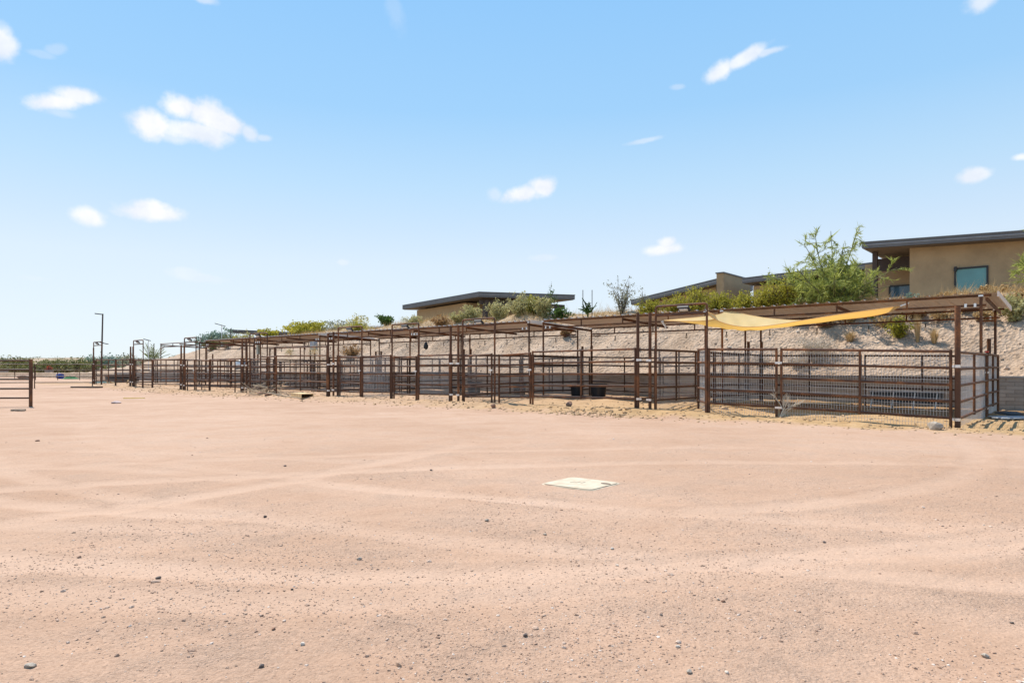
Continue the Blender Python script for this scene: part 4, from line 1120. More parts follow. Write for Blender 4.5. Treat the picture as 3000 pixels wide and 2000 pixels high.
def scrub():
    mb = MB(); k = 900
    D = 110 * (6.0) ** RNG.random(k); a = RNG.uniform(-.48, .16, k) - .3; a = np.clip(a, -.85, .2)
    X = D * np.tan(a); hgt = RNG.uniform(.8, 2.6, k); n = 26
    Z = gz(X, D)
    c = np.stack([X, D, Z], -1)[:, None] + RNG.normal(0, 1, (k, n, 3)) * np.stack([hgt * .8, hgt * .8, hgt * .28], -1)[:, None] + np.array([0, 0, .5]) * hgt[:, None, None]
    c = c.reshape(-1, 3); leaf_cloud(mb, c, .34, .6)
    o = part('desert_scrub', mb, M['brush'], None, False); o['kind'] = 'stuff'; o['label'] = 'olive desert scrub covering the plain and hills far behind the left gates'; o['category'] = 'scrub'
scrub()

# ------------------------------------------------------------------ houses on the hill
uu3 = np.array([*U, 0]); vv3 = np.array([*V, 0]); UP = np.array([0, 0, 1.])
def wall_box(root, nm, o, du, dv, z0, z1, lu, lv, mat):
    """box from corner o along directions du, dv"""
    c = np.array([*(np.asarray(o)[:2] + du[:2] * lu / 2 + dv[:2] * lv / 2), (z0 + z1) / 2])
    return part(nm, MB().box(c, (lu, lv, z1 - z0), du, dv), mat, root, False)
def window(root, c, du, nrm, w, h, glass, fw=.07):
    """frame and pane of a window; c centre on the wall face, nrm outward"""
    mb = MB()
    for sgn in (-1, 1):
        mb.box(c + du * sgn * (w / 2 - fw / 2) + nrm * .03, (fw, .10, h), du, nrm)
        mb.box(c + UP * sgn * (h / 2 - fw / 2) + nrm * .028, (w - 2 * fw, .096, fw), du, nrm)
    f = part('window', mb, M['lamp_body'], root, False)
    part('pane', MB().box(c + nrm * .012, (w - 1.9 * fw, .02, h - 1.9 * fw), du, nrm), glass, f, False)
def slab(root, nm, tops, th, mat): return part(nm, MB().prism(tops, th), mat, root, False)
def fascia_roof(root, tops, th, mat=None):
    """sloping metal roof: deck with a deep dark fascia and a brighter drip edge along the front"""
    tops = [np.array(t, float) for t in tops]
    r_ = slab(root, 'roof', tops, th, mat or M['fascia'])
    c = sum(tops) / len(tops)
    up = [c + (t - c) * 1.006 + UP * .05 for t in tops]
    slab(root, 'roof_deck', up, .045, mat or M['roof_far'])
    low = [c + (t - c) * .985 - UP * (th + .004) for t in tops]
    slab(root, 'soffit', low, .03, M['soffit'])
    a, b = tops[0], tops[1]; d = (b - a) / np.linalg.norm(b - a); n = np.cross(d, UP); 
    if n.dot(c - a) > 0: n = -n
    part('drip_edge', MB().box((a + b) / 2 + n * .012 - UP * th * .45, (np.linalg.norm(b - a) * 1.0, .025, .035), d, n, np.cross(d, n)), M['zinc_dull'], root, False)
M['zinc_dull'] = simple('drip_edge_metal', (.30, .30, .31), .4, .5, .1, 3)

def right_house():
    P = at(2665, 860, 36); P[2] = 4.0
    root = thing('house', P, 'tan stucco house with a large teal window and flat dark roof, at the right edge', 'house')
    du = -uu3; dv = vv3
    wall_box(root, 'wall', P, du, dv, 3.6, 7.62, 16, 9, M['stucco'])
    # roof
    zL, zR = 7.98, 7.42
    q = P - vv3 * .85
    a = q - du * 2.1; b = q + du * 17
    tops = [np.array([*a[:2], zL + .04]), np.array([*b[:2], zR - .2]), np.array([*(b + dv * 11)[:2], zR + .1]), np.array([*(a + dv * 11)[:2], zL + .1])]
    fascia_roof(root, tops, .30)
    n = -vv3
    # large window: its left jamb shows, sill behind the grass
    def onface(px, py):
        k = (px - 1500) / 2000.; t = (k * P[1] - P[0]) / (du[0] - k * du[1]); w = P + du * t
        return np.array([w[0], w[1], CAM_H + (1085 - py) / 2000. * w[1]])
    a = onface(2796, 786); b = onface(2896, 783); w = np.linalg.norm((b - a)[:2]); top = max(a[2], b[2]); hgt = 1.75
    c = (a + b) / 2; c[2] = top - hgt / 2
    window(root, c, du, n, w, hgt, M['glass_teal'], .08)
    e = onface(2800, 789); part('wall_lamp', MB().box(e + n * .12, (.12, .2, .22), du, n), M['lamp_body'], root, False)
    # recessed entry left of the tall wall
    r0 = P + dv * 3.2 - du * 2.9
    wall_box(root, 'wall', r0, du, dv, 3.6, 7.4, 2.87, 5.5, M['stucco'])
    wc = r0 + du * 1.35; wc[2] = 5.75
    k = s_at  # noqa
    window(root, np.array([wc[0] + .55 * du[0], wc[1] + .55 * du[1], 5.55]), du, n, 1.25, 1.0, M['glass_blue'], .07)
    cpos = P + dv * .5 - du * 1.75
    part('column', MB().box(np.array([cpos[0], cpos[1], 5.7]), (.24, .24, 3.9), du, dv), M['dark_wood'], root, False)
    bpos = P + dv * 1.9 - du * 1.0
    part('beam', MB().box(np.array([bpos[0], bpos[1], 7.1]), (2.0, .25, .7), du, dv), M['dark_wood'], root, False)
    # low board planter
    pl = P - dv * .1 - du * 1.2
    part('planter', MB().box(np.array([pl[0], pl[1], 4.55]), (2.3, .5, 1.0), du, dv), M['plank'], root, False)
right_house()
def middle_house():
    P = at(2572, 800, 44.5); P[2] = 4.0
    root = thing('house', P, 'long low tan house with sloping grey roofs and a stucco parapet behind the palo verde', 'house')
    du = uu3; n = -vv3
    # wing behind the palo verde
    wall_box(root, 'wall', P, du, vv3, 3.6, 7.30, 8.2, 8, M['stucco'])
    q = P - vv3 * .8 - du * 1.0; e = P - vv3 * .8 + du * 8.7
    z0 = CAM_H + (1085 - 763) / 2000 * q[1]; z1 = CAM_H + (1085 - 816) / 2000 * e[1]
    fascia_roof(root, [np.array([*e[:2], z1]), np.array([*q[:2], z0]), np.array([*(q + vv3 * 9.5)[:2], z0 + .1]), np.array([*(e + vv3 * 9.5)[:2], z1 + .1])], .34)
    for t in (2.2, 4.4, 6.6):
        c = P + du * t; window(root, np.array([c[0], c[1], 6.0]), du, n, 1.5, 1.1, M['glass_pale'], .06)
    # parapet block
    B = at(2119, 800, 50.5)
    part('parapet', MB().box(np.array([B[0] + vv3[0] * 2.6 , B[1] + vv3[1] * 2.6, 6.0]) + du * .25, (.55, 5.2, 4.7), du, vv3), M['stucco'], root, False)
    c = np.array([B[0] + vv3[0] * 2.6, B[1] + vv3[1] * 2.6, 8.40]) + du * .25
    part('parapet_cap', MB().box(c, (.66, 5.35, .09), du, vv3), M['fascia'], root, False)
    # lower roof running down to the left
    a = at(2102, 817, 51); b = at(1848, 880, 60)
    g = vv3
    fascia_roof(root, [b, a, a + g * 7 + UP * .1, b + g * 7 + UP * .1], .36)
    d = unit((b - a) * np.array([1, 1, 0])); a2 = a + d * .6 + g * .8; L = np.linalg.norm((b - a)[:2]) - 2.0
    zt0 = a[2] - .45; zt1 = a[2] - .45 + (b[2] - a[2]) * (L + .6) / (L + 2.0)
    A0 = a2; A1 = a2 + d * L
    mb = MB(); pts = []
    for Q, z in ((A0, zt0), (A1, zt1), (A1 + g * 5.5, zt1), (A0 + g * 5.5, zt0)): pts.append(np.array([Q[0], Q[1], z]))
    base = [np.array([p[0], p[1], 3.2]) for p in pts]
    mb.add(pts + base, [(0, 1, 2, 3), (0, 4, 5, 1), (1, 5, 6, 2), (2, 6, 7, 3), (3, 7, 4, 0)])
    part('wall', mb, M['stucco'], root, False)
M['glass_pale'] = glass_mat('pale_window_glass', (.25, .34, .36))
middle_house()
def garage():
    C = at(1403, 856, 49); Lp = at(1180, 895, 57); Rp = at(1684, 865, 53.5)
    root = thing('garage', np.array([C[0], C[1], 4.0]), 'tan garage with open carport under a flat charcoal roof on the hill', 'garage')
    Bk = Lp + Rp - C
    fascia_roof(root, [C, Rp, Bk, Lp], .33)
    c0 = (C + Lp + Rp + Bk) / 4
    part('fascia_band', MB().box((C + Lp) / 2 + np.array([-.0, -.05, -.17]), (np.linalg.norm(C - Lp) * .998, .06, .30), unit(Lp - C), np.cross(UP, unit(Lp - C)), None), M['fascia'], root, False)
    e1 = unit((Lp - C) * np.array([1, 1, 0])); e2 = unit((Rp - C) * np.array([1, 1, 0]))
    def P_(a, b): return C + e1 * a + e2 * b
    l1 = np.linalg.norm((Lp - C)[:2]); l2 = np.linalg.norm((Rp - C)[:2])
    def zt(a): return C[2] - .45 + (Lp[2] - C[2]) * a / l1
    def solid(nm, a0, a1, b0, b1, mat):
        q = [P_(a0, b0), P_(a0, b1), P_(a1, b1), P_(a1, b0)]; zz = [zt(a0), zt(a0), zt(a1), zt(a1)]
        top = [np.array([p[0], p[1], z]) for p, z in zip(q, zz)]; bot = [np.array([p[0], p[1], 3.4]) for p in q]
        mb = MB(); mb.add(top + bot, [(0, 1, 2, 3), (7, 6, 5, 4), (0, 4, 5, 1), (1, 5, 6, 2), (2, 6, 7, 3), (3, 7, 4, 0)])
        part(nm, mb, mat, root, False)
    solid('wall', 2.7, l1 - .9, .75, l2 - 3.5, M['stucco'])
    solid('rear_wall', 1.0, 2.69, 4.1, l2 - 2.9, M['stucco'])
    for (a, b) in ((.55, .9), (.7, l2 - 1.0)):
        p = P_(a, b); z1 = zt(a); part('column', MB().box(np.array([p[0], p[1], (3.6 + z1) / 2]), (.26, .26, z1 - 3.6), e1, e2), M['dark_wood'], root, False)
    p = P_(.62, l2 / 2); part('beam', MB().box(np.array([p[0], p[1], zt(.62) - .16]), (.2, l2 - 1.0, .32), np.cross(e2, UP), e2), M['dark_wood'], root, False)
garage()
M['dark_roof'] = simple('black_brown_metal', (.035, .033, .032), .6, .1, .15, 2)
def far_house():
    a = at(668, 966, 80); b = at(892, 975, 90)
    root = thing('house', np.array([a[0], a[1], 3.0]), 'dark brown house with a thin black roof among trees, far left on the hill', 'house')
    g = unit(np.array([.35, 1, 0])) * 9
    tops = [a, b, b + g, a + g]
    fascia_roof(root, tops, .32, M['dark_roof'])
    d = unit((b - a) * np.array([1, 1, 0])); A0 = a + d * 1.0 + g * .1; L = np.linalg.norm(b - a) - 2.4
    wall_box(root, 'wall', A0, d, unit(g), 1.5, a[2] - .85, L, 6, M['stucco_dark'])
    for t in (2.5, 5.2):
        c = A0 + d * t; window(root, np.array([c[0], c[1], a[2] - 1.9]), d, -unit(g), 1.4, 1.0, M['glass_blue'])
    a = at(1088, 958, 62); b = at(1140, 955, 60)
    r2 = thing('house', np.array([a[0], a[1], 4.0]), 'corner of a low grey roof peeking out left of the garage hill', 'house')
    g = unit(np.array([-.4, 1, 0])) * 5
    slab(r2, 'roof', [a, b, b + g + UP * .4, a + g + UP * .4], .18, M['roof_far'])
    d = unit(b - a); wall_box(r2, 'wall', a + d * .3 + unit(g) * .4, d, unit(g), 3.0, a[2] - .2, np.linalg.norm(b - a) - .5, 3.5, M['stucco'])
far_house()

# ------------------------------------------------------------------ things in and around the pens
def tub(px, v, dia, h, label, square=False):
    p = G(s_at(px, v), v); root = thing('feed_tub', p, label, 'tub', 'black rubber tubs in the pens')
    n = 20 if not square else 4
    r0 = dia / 2 * .82; r1 = dia / 2
    mb = MB(); prof = [(r0, 0.), (r0 * 1.02, .01), (r1, h - .05), (r1 * 1.05, h - .05), (r1 * 1.06, h), (r1 * .96, h), (r0 * .93, .06), (.01, .05)]
    vs = []; rot = math.pi / 4 if square else 0
    for r, z in prof:
        for k in range(n): a = k * 2 * math.pi / n + rot; vs.append(p + np.array([r * math.cos(a), r * math.sin(a), z - .02]))
    f = []
    for i in range(len(prof) - 1):
        for k in range(n): f.append((i * n + k, i * n + (k + 1) % n, (i + 1) * n + (k + 1) % n, (i + 1) * n + k))
    mb.add(vs, f); part('tub_wall', mb, M['black_plastic'], root)
    for sgn in (-1, 1):
        c = p + np.array([sgn * r1 * 1.06, 0, h - .06]); part('handle', MB().tube([c + np.array([0, -.09, 0]), c + np.array([sgn * .05, -.05, -.01]), c + np.array([sgn * .05, .05, -.01]), c + np.array([0, .09, 0])], .013, 6), M['black_plastic'], root)
tub(1690, 6.4, .50, .46, 'smaller left black tub of the pair standing on the pen sand')
tub(1754, 6.3, .62, .55, 'larger right black tub of the pair standing on the pen sand')
tub(1522, 6.9, .58, .50, 'black tub seen through the mesh left of the paired tubs')
tub(1390, 6.6, .62, .60, 'black tub behind the second arch from the sail')
tub(392, 6.8, .9, .4, 'low black tub in the sixth pen')
tub(752, 6.5, .8, .5, 'black tub behind the stick pile')
def feed_bin():
    p = G(s_at(1122, 5.8), 5.8); root = thing('feed_bin', p, 'large black plastic feed bin standing behind the meshed panel of the third pen', 'bin')
    part('body', MB().box(p + UP * .34, (1.0, .75, .72), uu3, vv3), M['black_plastic'], root, False)
    part('lid', MB().box(p + UP * .73, (1.06, .8, .07), uu3, vv3), M['black_plastic'], root, False)
    part('handle', MB().tube([p + UP * .78 - uu3 * .3 - vv3 * .1, p + UP * .86 - vv3 * .1, p + UP * .78 + uu3 * .3 - vv3 * .1], .02, 6), M['white_paint'], root)
    q = G(s_at(1094, 5.0), 5.0); solo('feed_trough', MB().box(q + UP * .16, (.7, .5, .36), uu3, vv3).box(q + UP * .35, (.76, .56, .03), uu3, vv3), M['black_plastic'], q, 'low black trough in front of the large black feed bin', 'trough', smooth=False)
feed_bin()
# long dark stock trough with pale legs in the near pen
def trough():
    a = G(s_at(2790, 7.1), 7.1); b = G(s_at(2530, 7.1), 7.1); c = (a + b) / 2; L = np.linalg.norm(b - a)
    root = thing('stock_trough', c, 'long dark trough on pale metal legs at the back of the near pen', 'trough')
    mb = MB(); mb.box(c + UP * .30, (L * .8, .55, .34), uu3, vv3); part('basin', mb, M['black_plastic'], root, False)
    mb = MB(); mb.box(c + UP * .465, (L * .82, .60, .018), uu3, vv3); part('rim', mb, M['zinc_dull'], root, False)
    for k in np.linspace(-.36, .36, 4):
        q = c + uu3 * k * L - vv3 * .29
        part('leg', MB().tube([q - UP * .02 + uu3 * .06, q + UP * .45], .02, 6), M['wire'], root)
trough()
for k, (px, v, L, ang, lab) in enumerate([(2135, 6.6, .9, .1, 'thin board lying in the near pen, longest of the four left ones'), (2185, 6.2, .6, -.1, 'short board lying right of the longest one in the near pen'),
                          (2220, 5.9, .35, .2, 'small board scrap in the near pen between two longer ones'), (2265, 5.7, .5, .05, 'board lying in the near pen, rightmost of the four left ones'), (2420, 6.3, 1.5, .0, 'long board lying at the back of the near pen')]):
    p = G(s_at(px, v), v, .05); d = np.array([math.cos(ang), math.sin(ang), 0])
    solo('board', MB().box(p, (L, .14, .03), d, np.cross(UP, d)), M['wood'], p, lab, 'board', 'boards lying in the near pen', smooth=False)
# bleached twig leaning on the fence joint
def twig():
    b = G(3.40, -.16); mb = MB(); r = np.random.default_rng(21)
    def grow(p, d, L, rad, lev):
        q = p + d * L; mid = (p + q) / 2 + r.normal(0, .05, 3) * L
        mb.tube([p, mid, q], [rad, rad * .85, rad * .68], 5, False)
        if lev < 5:
            for k in range(3 if lev == 2 else 2): grow(q if k != 1 else mid, unit(d + r.normal(0, .30, 3) + np.array([0, 0, .13])), L * r.uniform(.68, .88), rad * .68, lev + 1)
    for k, (x, z, L) in enumerate([(.55, .85, .24), (.38, .95, .22), (.75, .7, .17)]): grow(b - UP * .03, unit(np.array([x, -.05 + .05 * k, z])), L, .015, 0)
    solo('dead_branch', mb, M['white_twig'], b, 'bleached bare branch standing against the near mesh fence', 'branch')
twig()
# cream lid of a ground box
def lid():
    c = [on_ground(1587, 1418), on_ground(1740, 1440), on_ground(1817, 1414), on_ground(1665, 1397)]
    ctr = sum(c) / 4; z = ctr[2] + .009
    e1 = unit((c[1] - c[0] + c[2] - c[3]) * np.array([1, 1, 0])); e2 = np.cross(UP, e1)
    w = np.linalg.norm(c[1] - c[0]) * .98; l = np.linalg.norm(c[2] - c[1]) * .96
    def rr(w, l, r, z):
        pts = []
        for cx, cy, a0 in ((1, 1, 0), (-1, 1, 90), (-1, -1, 180), (1, -1, 270)):
            for a in np.linspace(a0, a0 + 90, 6):
                pts.append(ctr * np.array([1, 1, 0]) + e1 * (cx * (w / 2 - r) + r * math.cos(R(a))) + e2 * (cy * (l / 2 - r) + r * math.sin(R(a))) + UP * z)
        return pts
    root = thing('valve_box', ctr, 'cream square lid of a ground box set in the gravel yard', 'box lid')
    part('rim', MB().prism(rr(w, l, .07, z - .008), .05), M['lid'], root, False)
    part('cover', MB().prism(rr(w * .93, l * .93, .06, z), .03), M['lid'], root, False)
    h = ctr + e1 * w * .36 + e2 * l * .20
    n = 14; top = [np.array([h[0], h[1], z + .003]) + e1 * .055 * math.cos(a) + e2 * .032 * math.sin(a) for a in np.arange(n) * 2 * math.pi / n]
    part('pull_slot', MB().prism(top, .01), M['lid_hole'], root, False)
    mb = MB()
    for k in range(3): mb.box(np.array([ctr[0], ctr[1], z + .002]) - e1 * (.10 - .05 * k) + e2 * (.02 * k), (.02, .07, .003), e1, e2)
    part('raised_mark', mb, M['lid'], root, False)
lid()
# pine crate
def crate():
    a = on_ground(832, 1170); b = on_ground(899, 1172); c = (a + b) / 2 + vv3 * .3; z = c[2]
    d = np.array([.58, -.81, 0]); n = np.cross(UP, d); L = 1.25; w = .5; h = .19
    root = thing('crate', c, 'shallow open-ended pine crate lying on the sand before the fourth pen', 'crate')
    c = c + UP * .0
    part('top_board', MB().box(c + UP * (h - .012), (L, w, .024), d, n), M['wood'], root, False)
    part('bottom_board', MB().box(c + UP * .012, (L, w, .024), d, n), M['wood'], root, False)
    for s_, nm in ((-1, 'side_board'), (1, 'side_board')): part(nm, MB().box(c + n * s_ * (w / 2 - .013) + UP * h / 2, (L - .004, .024, h - .05), d, n), M['wood'], root, False)
    part('end_board', MB().box(c - d * (L / 2 - .015) + UP * h / 2, (.024, w - .06, h - .05), d, n), M['wood'], root, False)
crate()
def sticks():
    c = on_ground(775, 1152); mb = MB()
    for k in range(46):
        a = RNG.uniform(-.5, .5) + (math.pi if RNG.random() < .4 else 0); p = c + RNG.normal(0, .22, 3) * np.array([1.2, .8, 0]) + UP * RNG.uniform(.0, .30)
        d = np.array([math.cos(a), math.sin(a), RNG.normal(0, .28)]); L = RNG.uniform(.3, .9)
        q = p + d * L; q[2] = max(q[2], c[2] + .01); mb.tube([p, (p + q) / 2 + RNG.normal(0, .03, 3), q], [.012, .010, .006], 4, False)
    solo('stick_pile', mb, M['stick'], c, 'heap of dry sticks and straw at the foot of the swung-out gate', 'stick pile')
    for k, (px, py, dx, dz, lab) in enumerate([(742, 1128, 1.0, -.25, 'long pale stick poking left out of the stick heap'), (782, 1153, 1.3, -.2, 'long stick lying right of the stick heap')]):
        p = on_ground(px, py + 25) + UP * .35; q = p + np.array([dx, -.25, dz]); solo('stick', MB().tube([p, q], [.022, .016], 6), M['stick'], p, lab, 'stick')
sticks()
# hay net, hay wisps
def hay_net():
    c = W(s_at(1248, 4.5), 4.5, 2.26); mb = MB(); n = 12
    root = thing('hay_net', c, 'black hay net hanging from the middle canopy', 'hay net')
    prof = [(.015, .17), (.05, .11), (.09, .02), (.105, -.06), (.08, -.13), (.02, -.18)]
    vs = [c + np.array([r * math.cos(k * 6.283 / n) * (1 + .15 * math.sin(k * 3)), r * math.sin(k * 6.283 / n), z]) for r, z in prof for k in range(n)]
    f = [(i * n + k, i * n + (k + 1) % n, (i + 1) * n + (k + 1) % n, (i + 1) * n + k) for i in range(5) for k in range(n)]
    mb.add(vs, f); part('bag', mb, M['net'], root)
    part('cord', MB().tube([c + UP * .16, W(s_at(1248, 4.5), 4.5, 2.80)], .01, 5), M['net'], root)
hay_net()
def wisp(px, py, D, lab):
    c = at(px, py, D); mb = MB()
    for k in range(70):
        p = c + RNG.normal(0, .07, 3); q = p + RNG.normal(0, .13, 3); q[2] -= abs(RNG.normal(0, .05)); mb.tube([p, q], .006, 3, False)
    solo('hay_wisp', mb, M['hay'], c, lab, 'hay', 'wisps of hay caught on the fence')
wisp(847, 1030, float(gp(24.3, 1.2)[1]), 'wisp of hay caught above the tall panel, left'); wisp(920, 1026, float(gp(22.6, 1.8)[1]), 'wisp of hay caught below the grey box, right')
def box_on_post(px, py, D, w, h, mat, lab):
    c = at(px, py, D); root = thing('utility_box', c, lab, 'box', 'enamel boxes at the rear of the pens')
    part('case', MB().box(c, (w, .16, h), uu3, vv3), mat, root, False)
    part('cover', MB().box(c - vv3 * .09, (w * .9, .02, h * .9), uu3, vv3), mat, root, False)
box_on_post(919, 1013, 33.5, .40, .42, M['greybox'], 'grey utility box under the canopy, right of the tall panel')
box_on_post(758, 1024, 40, .20, .55, M['palebox'], 'pale green utility box behind the pipe arch of the fourth pen')
# white tank behind the fifth pen
def tank():
    c = H_px(706, 10.0); root = thing('water_tank', c, 'white rounded tank behind the fence of the fifth pen', 'tank')
    v = IV2 * np.array([.50, .40, .34]) + c + UP * .12
    part('shell', MB().add(v, IF2), M['white_paint'], root)
    part('filler_cap', MB().tube([c + UP * .43, c + UP * .50], .07, 12), M['greybox'], root)
tank()
# strip, ring, slabs on the yard
p = on_ground(393, 1167); solo('yellow_strip', MB().box(p + UP * .015, (.85, .07, .03), np.array([1, .05, 0])), M['yellow'], p, 'yellow strip lying flat on the far yard', 'strip', smooth=False)
def horseshoe():
    p = on_ground(52, 1204); mb = MB()
    mb.box(p + np.array([-.01, .12, .03]), (.30, .04, .05)); mb.box(p + np.array([.06, -.02, .028]), (.36, .06, .045), unit(np.array([1, -.28, 0])), unit(np.array([.28, 1, 0]))); mb.box(p + np.array([-.14, .03, .03]), (.05, .18, .05))
    solo('scrap_boards', mb, M['plank'], p, 'small frame of pale boards lying by the near gate', 'wooden frame', smooth=False)
horseshoe()
# pipes by the wall at the right edge
for k in range(3):
    p = on_ground(2975, 1222 + 4 * k); solo('sheet_metal', MB().box(p + UP * (.03 + .01 * k), (1.3 - .2 * k, .35, .02), unit(np.array([1, -.12 + .08 * k, 0]))), M['greybox'], p, ['grey metal strip by the block wall at the right edge, farthest of three', 'grey metal strip at the right edge, middle of three', 'grey metal strip at the right edge, nearest of three'][k], 'metal strip', 'metal strips at the right edge', smooth=False)
p = on_ground(2955, 1214); solo('shadow_disc', MB().tube([p, p + UP * .06, p + UP * .1], [.32, .30, .2], 16), M['black_plastic'], p, 'dark disc put in as roof shadow by the block wall at the right edge', 'mat')  # flat dark disc stands in for the canopy's shadow on the ground

# ------------------------------------------------------------------ left gates and what lies beyond
GL = 'pipe gates at the left of the yard'
pa = on_ground(88, 1191); pb = pa + np.array([-4.2, -.1, 0]); pb[2] = pa[2]
panel(pa, pb, 'near five-rail pipe gate cut off by the left edge', GL, Ht=1.50, nr=5, mids=(.42,), name='pipe_gate', cat='gate', zbot=.28, mat=M['pipe_dark'])
post(pa + np.array([.03, 0, 0]), 1.52, 'dark post closing the near gate at the left edge', None, .045, name='gate_post')
Dg = 41.
def lg(px, D): X = (px - 1500) / 2000. * D; return np.array([X, D, float(gz(X, D))])
a = lg(101, Dg); b = lg(271, Dg + .5); a[2] = b[2] = .28
panel(a, b, 'long four-rail pipe gate in front of the blue drum', GL, Ht=1.27, nr=4, mids=(), name='pipe_gate', cat='gate', zbot=.16, mat=M['pipe_dark'], foot=.35)
a = lg(95, Dg + .1); b = lg(-120, Dg - 1); a[2] = b[2] = .28
panel(a, b, 'long four-rail pipe gate running behind the near gate', GL, Ht=1.27, nr=4, mids=(.5,), name='pipe_gate', cat='gate', zbot=.16, mat=M['pipe_dark'], foot=.35)
# cable fence behind
for k, (x0, x1, lab) in enumerate(((-60, 96, 'thin two-cable fence beyond the near gate, left stretch'), (104, 300, 'thin two-cable fence beyond the blue drum, right stretch'))):
    a = lg(x0, 62); b = lg(x1, 62); root = thing('cable_fence', a, lab, 'fence', 'cable fences beyond the gates')
    for z in (.55, 1.05): part('cable', MB().tube([a + UP * z, b + UP * z], .018, 5), M['pipe_dark'], root)
    for t in (0, .33, .66, 1): part('stake', MB().tube([a + (b - a) * t - UP * .1, a + (b - a) * t + UP * 1.25], .03, 6), M['pipe_dark'], root)
def drum():
    p = lg(176, 70); root = thing('blue_drum', p, 'blue drum lying beyond the long gate', 'drum'); v = IV2 * np.array([.75, .6, .55]) + p + UP * .5
    part('shell', MB().tube([p + np.array([-.27, .2, .27]), p + np.array([-.25, .19, .27]), p + np.array([.25, -.19, .27]), p + np.array([.27, -.2, .27])], [.25, .29, .29, .25], 18), M['blue_plastic'], root)
    part('rim', MB().tube([p + np.array([-.03, .02, .27]), p + np.array([.03, -.02, .27])], .305, 18), M['blue_plastic'], root)
    q = lg(200, 68); n = 20; g = np.linspace(0, 1, n); A_, B_ = np.meshgrid(g, g, indexing='ij')
    z = (.62 * np.sin(math.pi * A_) ** .7 * np.sin(math.pi * B_) * (1 - .55 * A_)) * (.75 + .8 * (fbm(A_ * 5, B_ * 5, 3) + .2)); z = np.maximum(z, 0) + .02
    v = np.stack([q[0] - .5 + A_ * 1.5, q[1] - .4 + B_ * .9, q[2] + z * .62], -1).reshape(-1, 3)
    i = np.arange(n - 1)[:, None]; j = np.arange(n - 1)[None]; f = np.stack([i * n + j, (i + 1) * n + j, (i + 1) * n + j + 1, i * n + j + 1], -1).reshape(-1, 4)
    solo('tarp', MB().add(v, f), M['green_tarp'], q, 'crumpled green tarp beside the blue drum', 'tarp')
drum()
def pot():
    p = lg(144, 150); p[2] = float(gz(p[0], p[1])); p = lg(144, 95)
    root = thing('planter_pot', p, 'grey pot topped with red flowers beyond the long gate', 'pot')
    part('pot', MB().tube([p, p + UP * .1, p + UP * .9, p + UP * .95], [.32, .34, .58, .58], 16), M['clay'], root)
    lb = MB(); leaf_cloud(lb, p + UP * 1.15 + RNG.normal(0, .16, (160, 3)), .10, .6); part('flowers', lb, M['redflower'], root, False)
    q = lg(12, 92); r2 = thing('planter_pot', q, 'grey pot at the left edge beyond the near gate', 'pot')
    part('pot', MB().tube([q, q + UP * .1, q + UP * .75, q + UP * .8], [.30, .32, .5, .5], 16), M['clay'], r2)
    t = lg(76, 72); solo('brush_pile', stone_mesh(t + UP * .1, (1.1, .7, .35), 33), M['stone_brown'], t, 'low brown heap beyond the near gate post', 'heap', smooth=False)
M['redflower'] = island_mat('red_petals', [(.20, .03, .02), (.40, .05, .03)])
pot()
# round black tank, boards and teal scrap before the last pen
def last_pen_things():
    p = G(s_at(352, 3.0), 3.0); root = thing('stock_tank', p, 'wide black stock tank in the far left pen', 'tank')
    part('shell', MB().tube([p, p + UP * .55, p + UP * .58], [.9, .95, .95], 24), M['black_plastic'], root)
    part('rim', MB().tube([p + UP * .57, p + UP * .62], .99, 24), M['black_plastic'], root)
    for k, (x0, y0, x1, y1, lab) in enumerate([(322, 1117, 351, 1128, 'pale board leaning right before the black stock tank'), (313, 1113, 318, 1127, 'short pale board leaning left of the black stock tank'), (376, 1114, 370, 1126, 'short pale board right of the black stock tank')]):
        D = float(G(s_at(350, 1.6), 1.6)[1]); solo('board', MB().tube([at(x0, y0, D), at(x1, y1, D)], .05, 4), M['wood'], at(x0, y0, D), lab, 'board', 'boards before the stock tank')
    D = float(G(s_at(292, 1.0), 1.0)[1]); c = at(292, 1124, D); c[2] = float(gz(c[0], c[1])); solo('plastic_sheet', MB().box(c + UP * .08, (1.0, .5, .14), unit(np.array([1, .1, .06]))), M['teal'], c, 'pale teal plastic scrap by the farthest post', 'plastic scrap', smooth=False)
    a = on_ground(205, 1133); b = on_ground(375, 1133); a = lg(208, 40.5); b = lg(300, 40.0); a[2] += .04; b[2] += .04
    solo('ground_pipe', MB().tube([a, b], .05, 8), M['pipe_dark'], a, 'dark pipe lying on the sand at the end of the long gate', 'pipe')
last_pen_things()
# tall slim light poles of the arena behind the pens
def pole_light(px, py, D, ztop_arm, label, tilt=-.28, lenm=1.0, lamp=False):
    c = at(px, py, D); g = float(gz(c[0], c[1])); root = thing('pole_light', np.array([c[0], c[1], g]), label, 'pole light', 'solar pole lights behind the pens')
    base = np.array([c[0] + .1 * lenm, c[1] + .12, g - .2])
    part('pole', MB().tube([base, np.array([base[0], base[1], c[2]])], .028, 6), M['pale_pole'], root)
    d = unit(np.array([1, .2, tilt])); part('solar_panel', MB().box(c + UP * .05, (lenm, .35, .06), d, np.array([-.2, 1, 0]) / 1.02), M['lamp_body'], root, False)
M['pale_pole'] = simple('pale_pole_paint', (.70, .74, .78), .4, .1, .05, 2)
pole_light(431, 997, 62, 0, 'slim pale pole with slanted solar panel between the two farthest arches', lenm=.55)
pole_light(645, 953, 62, 0, 'slim pale pole with slanted solar panel, tallest, left of the far dark roof', lenm=.9)
pole_light(583, 991, 64, 0, 'slim pale pole with slanted solar panel beside the blue-green tree', lenm=.65)
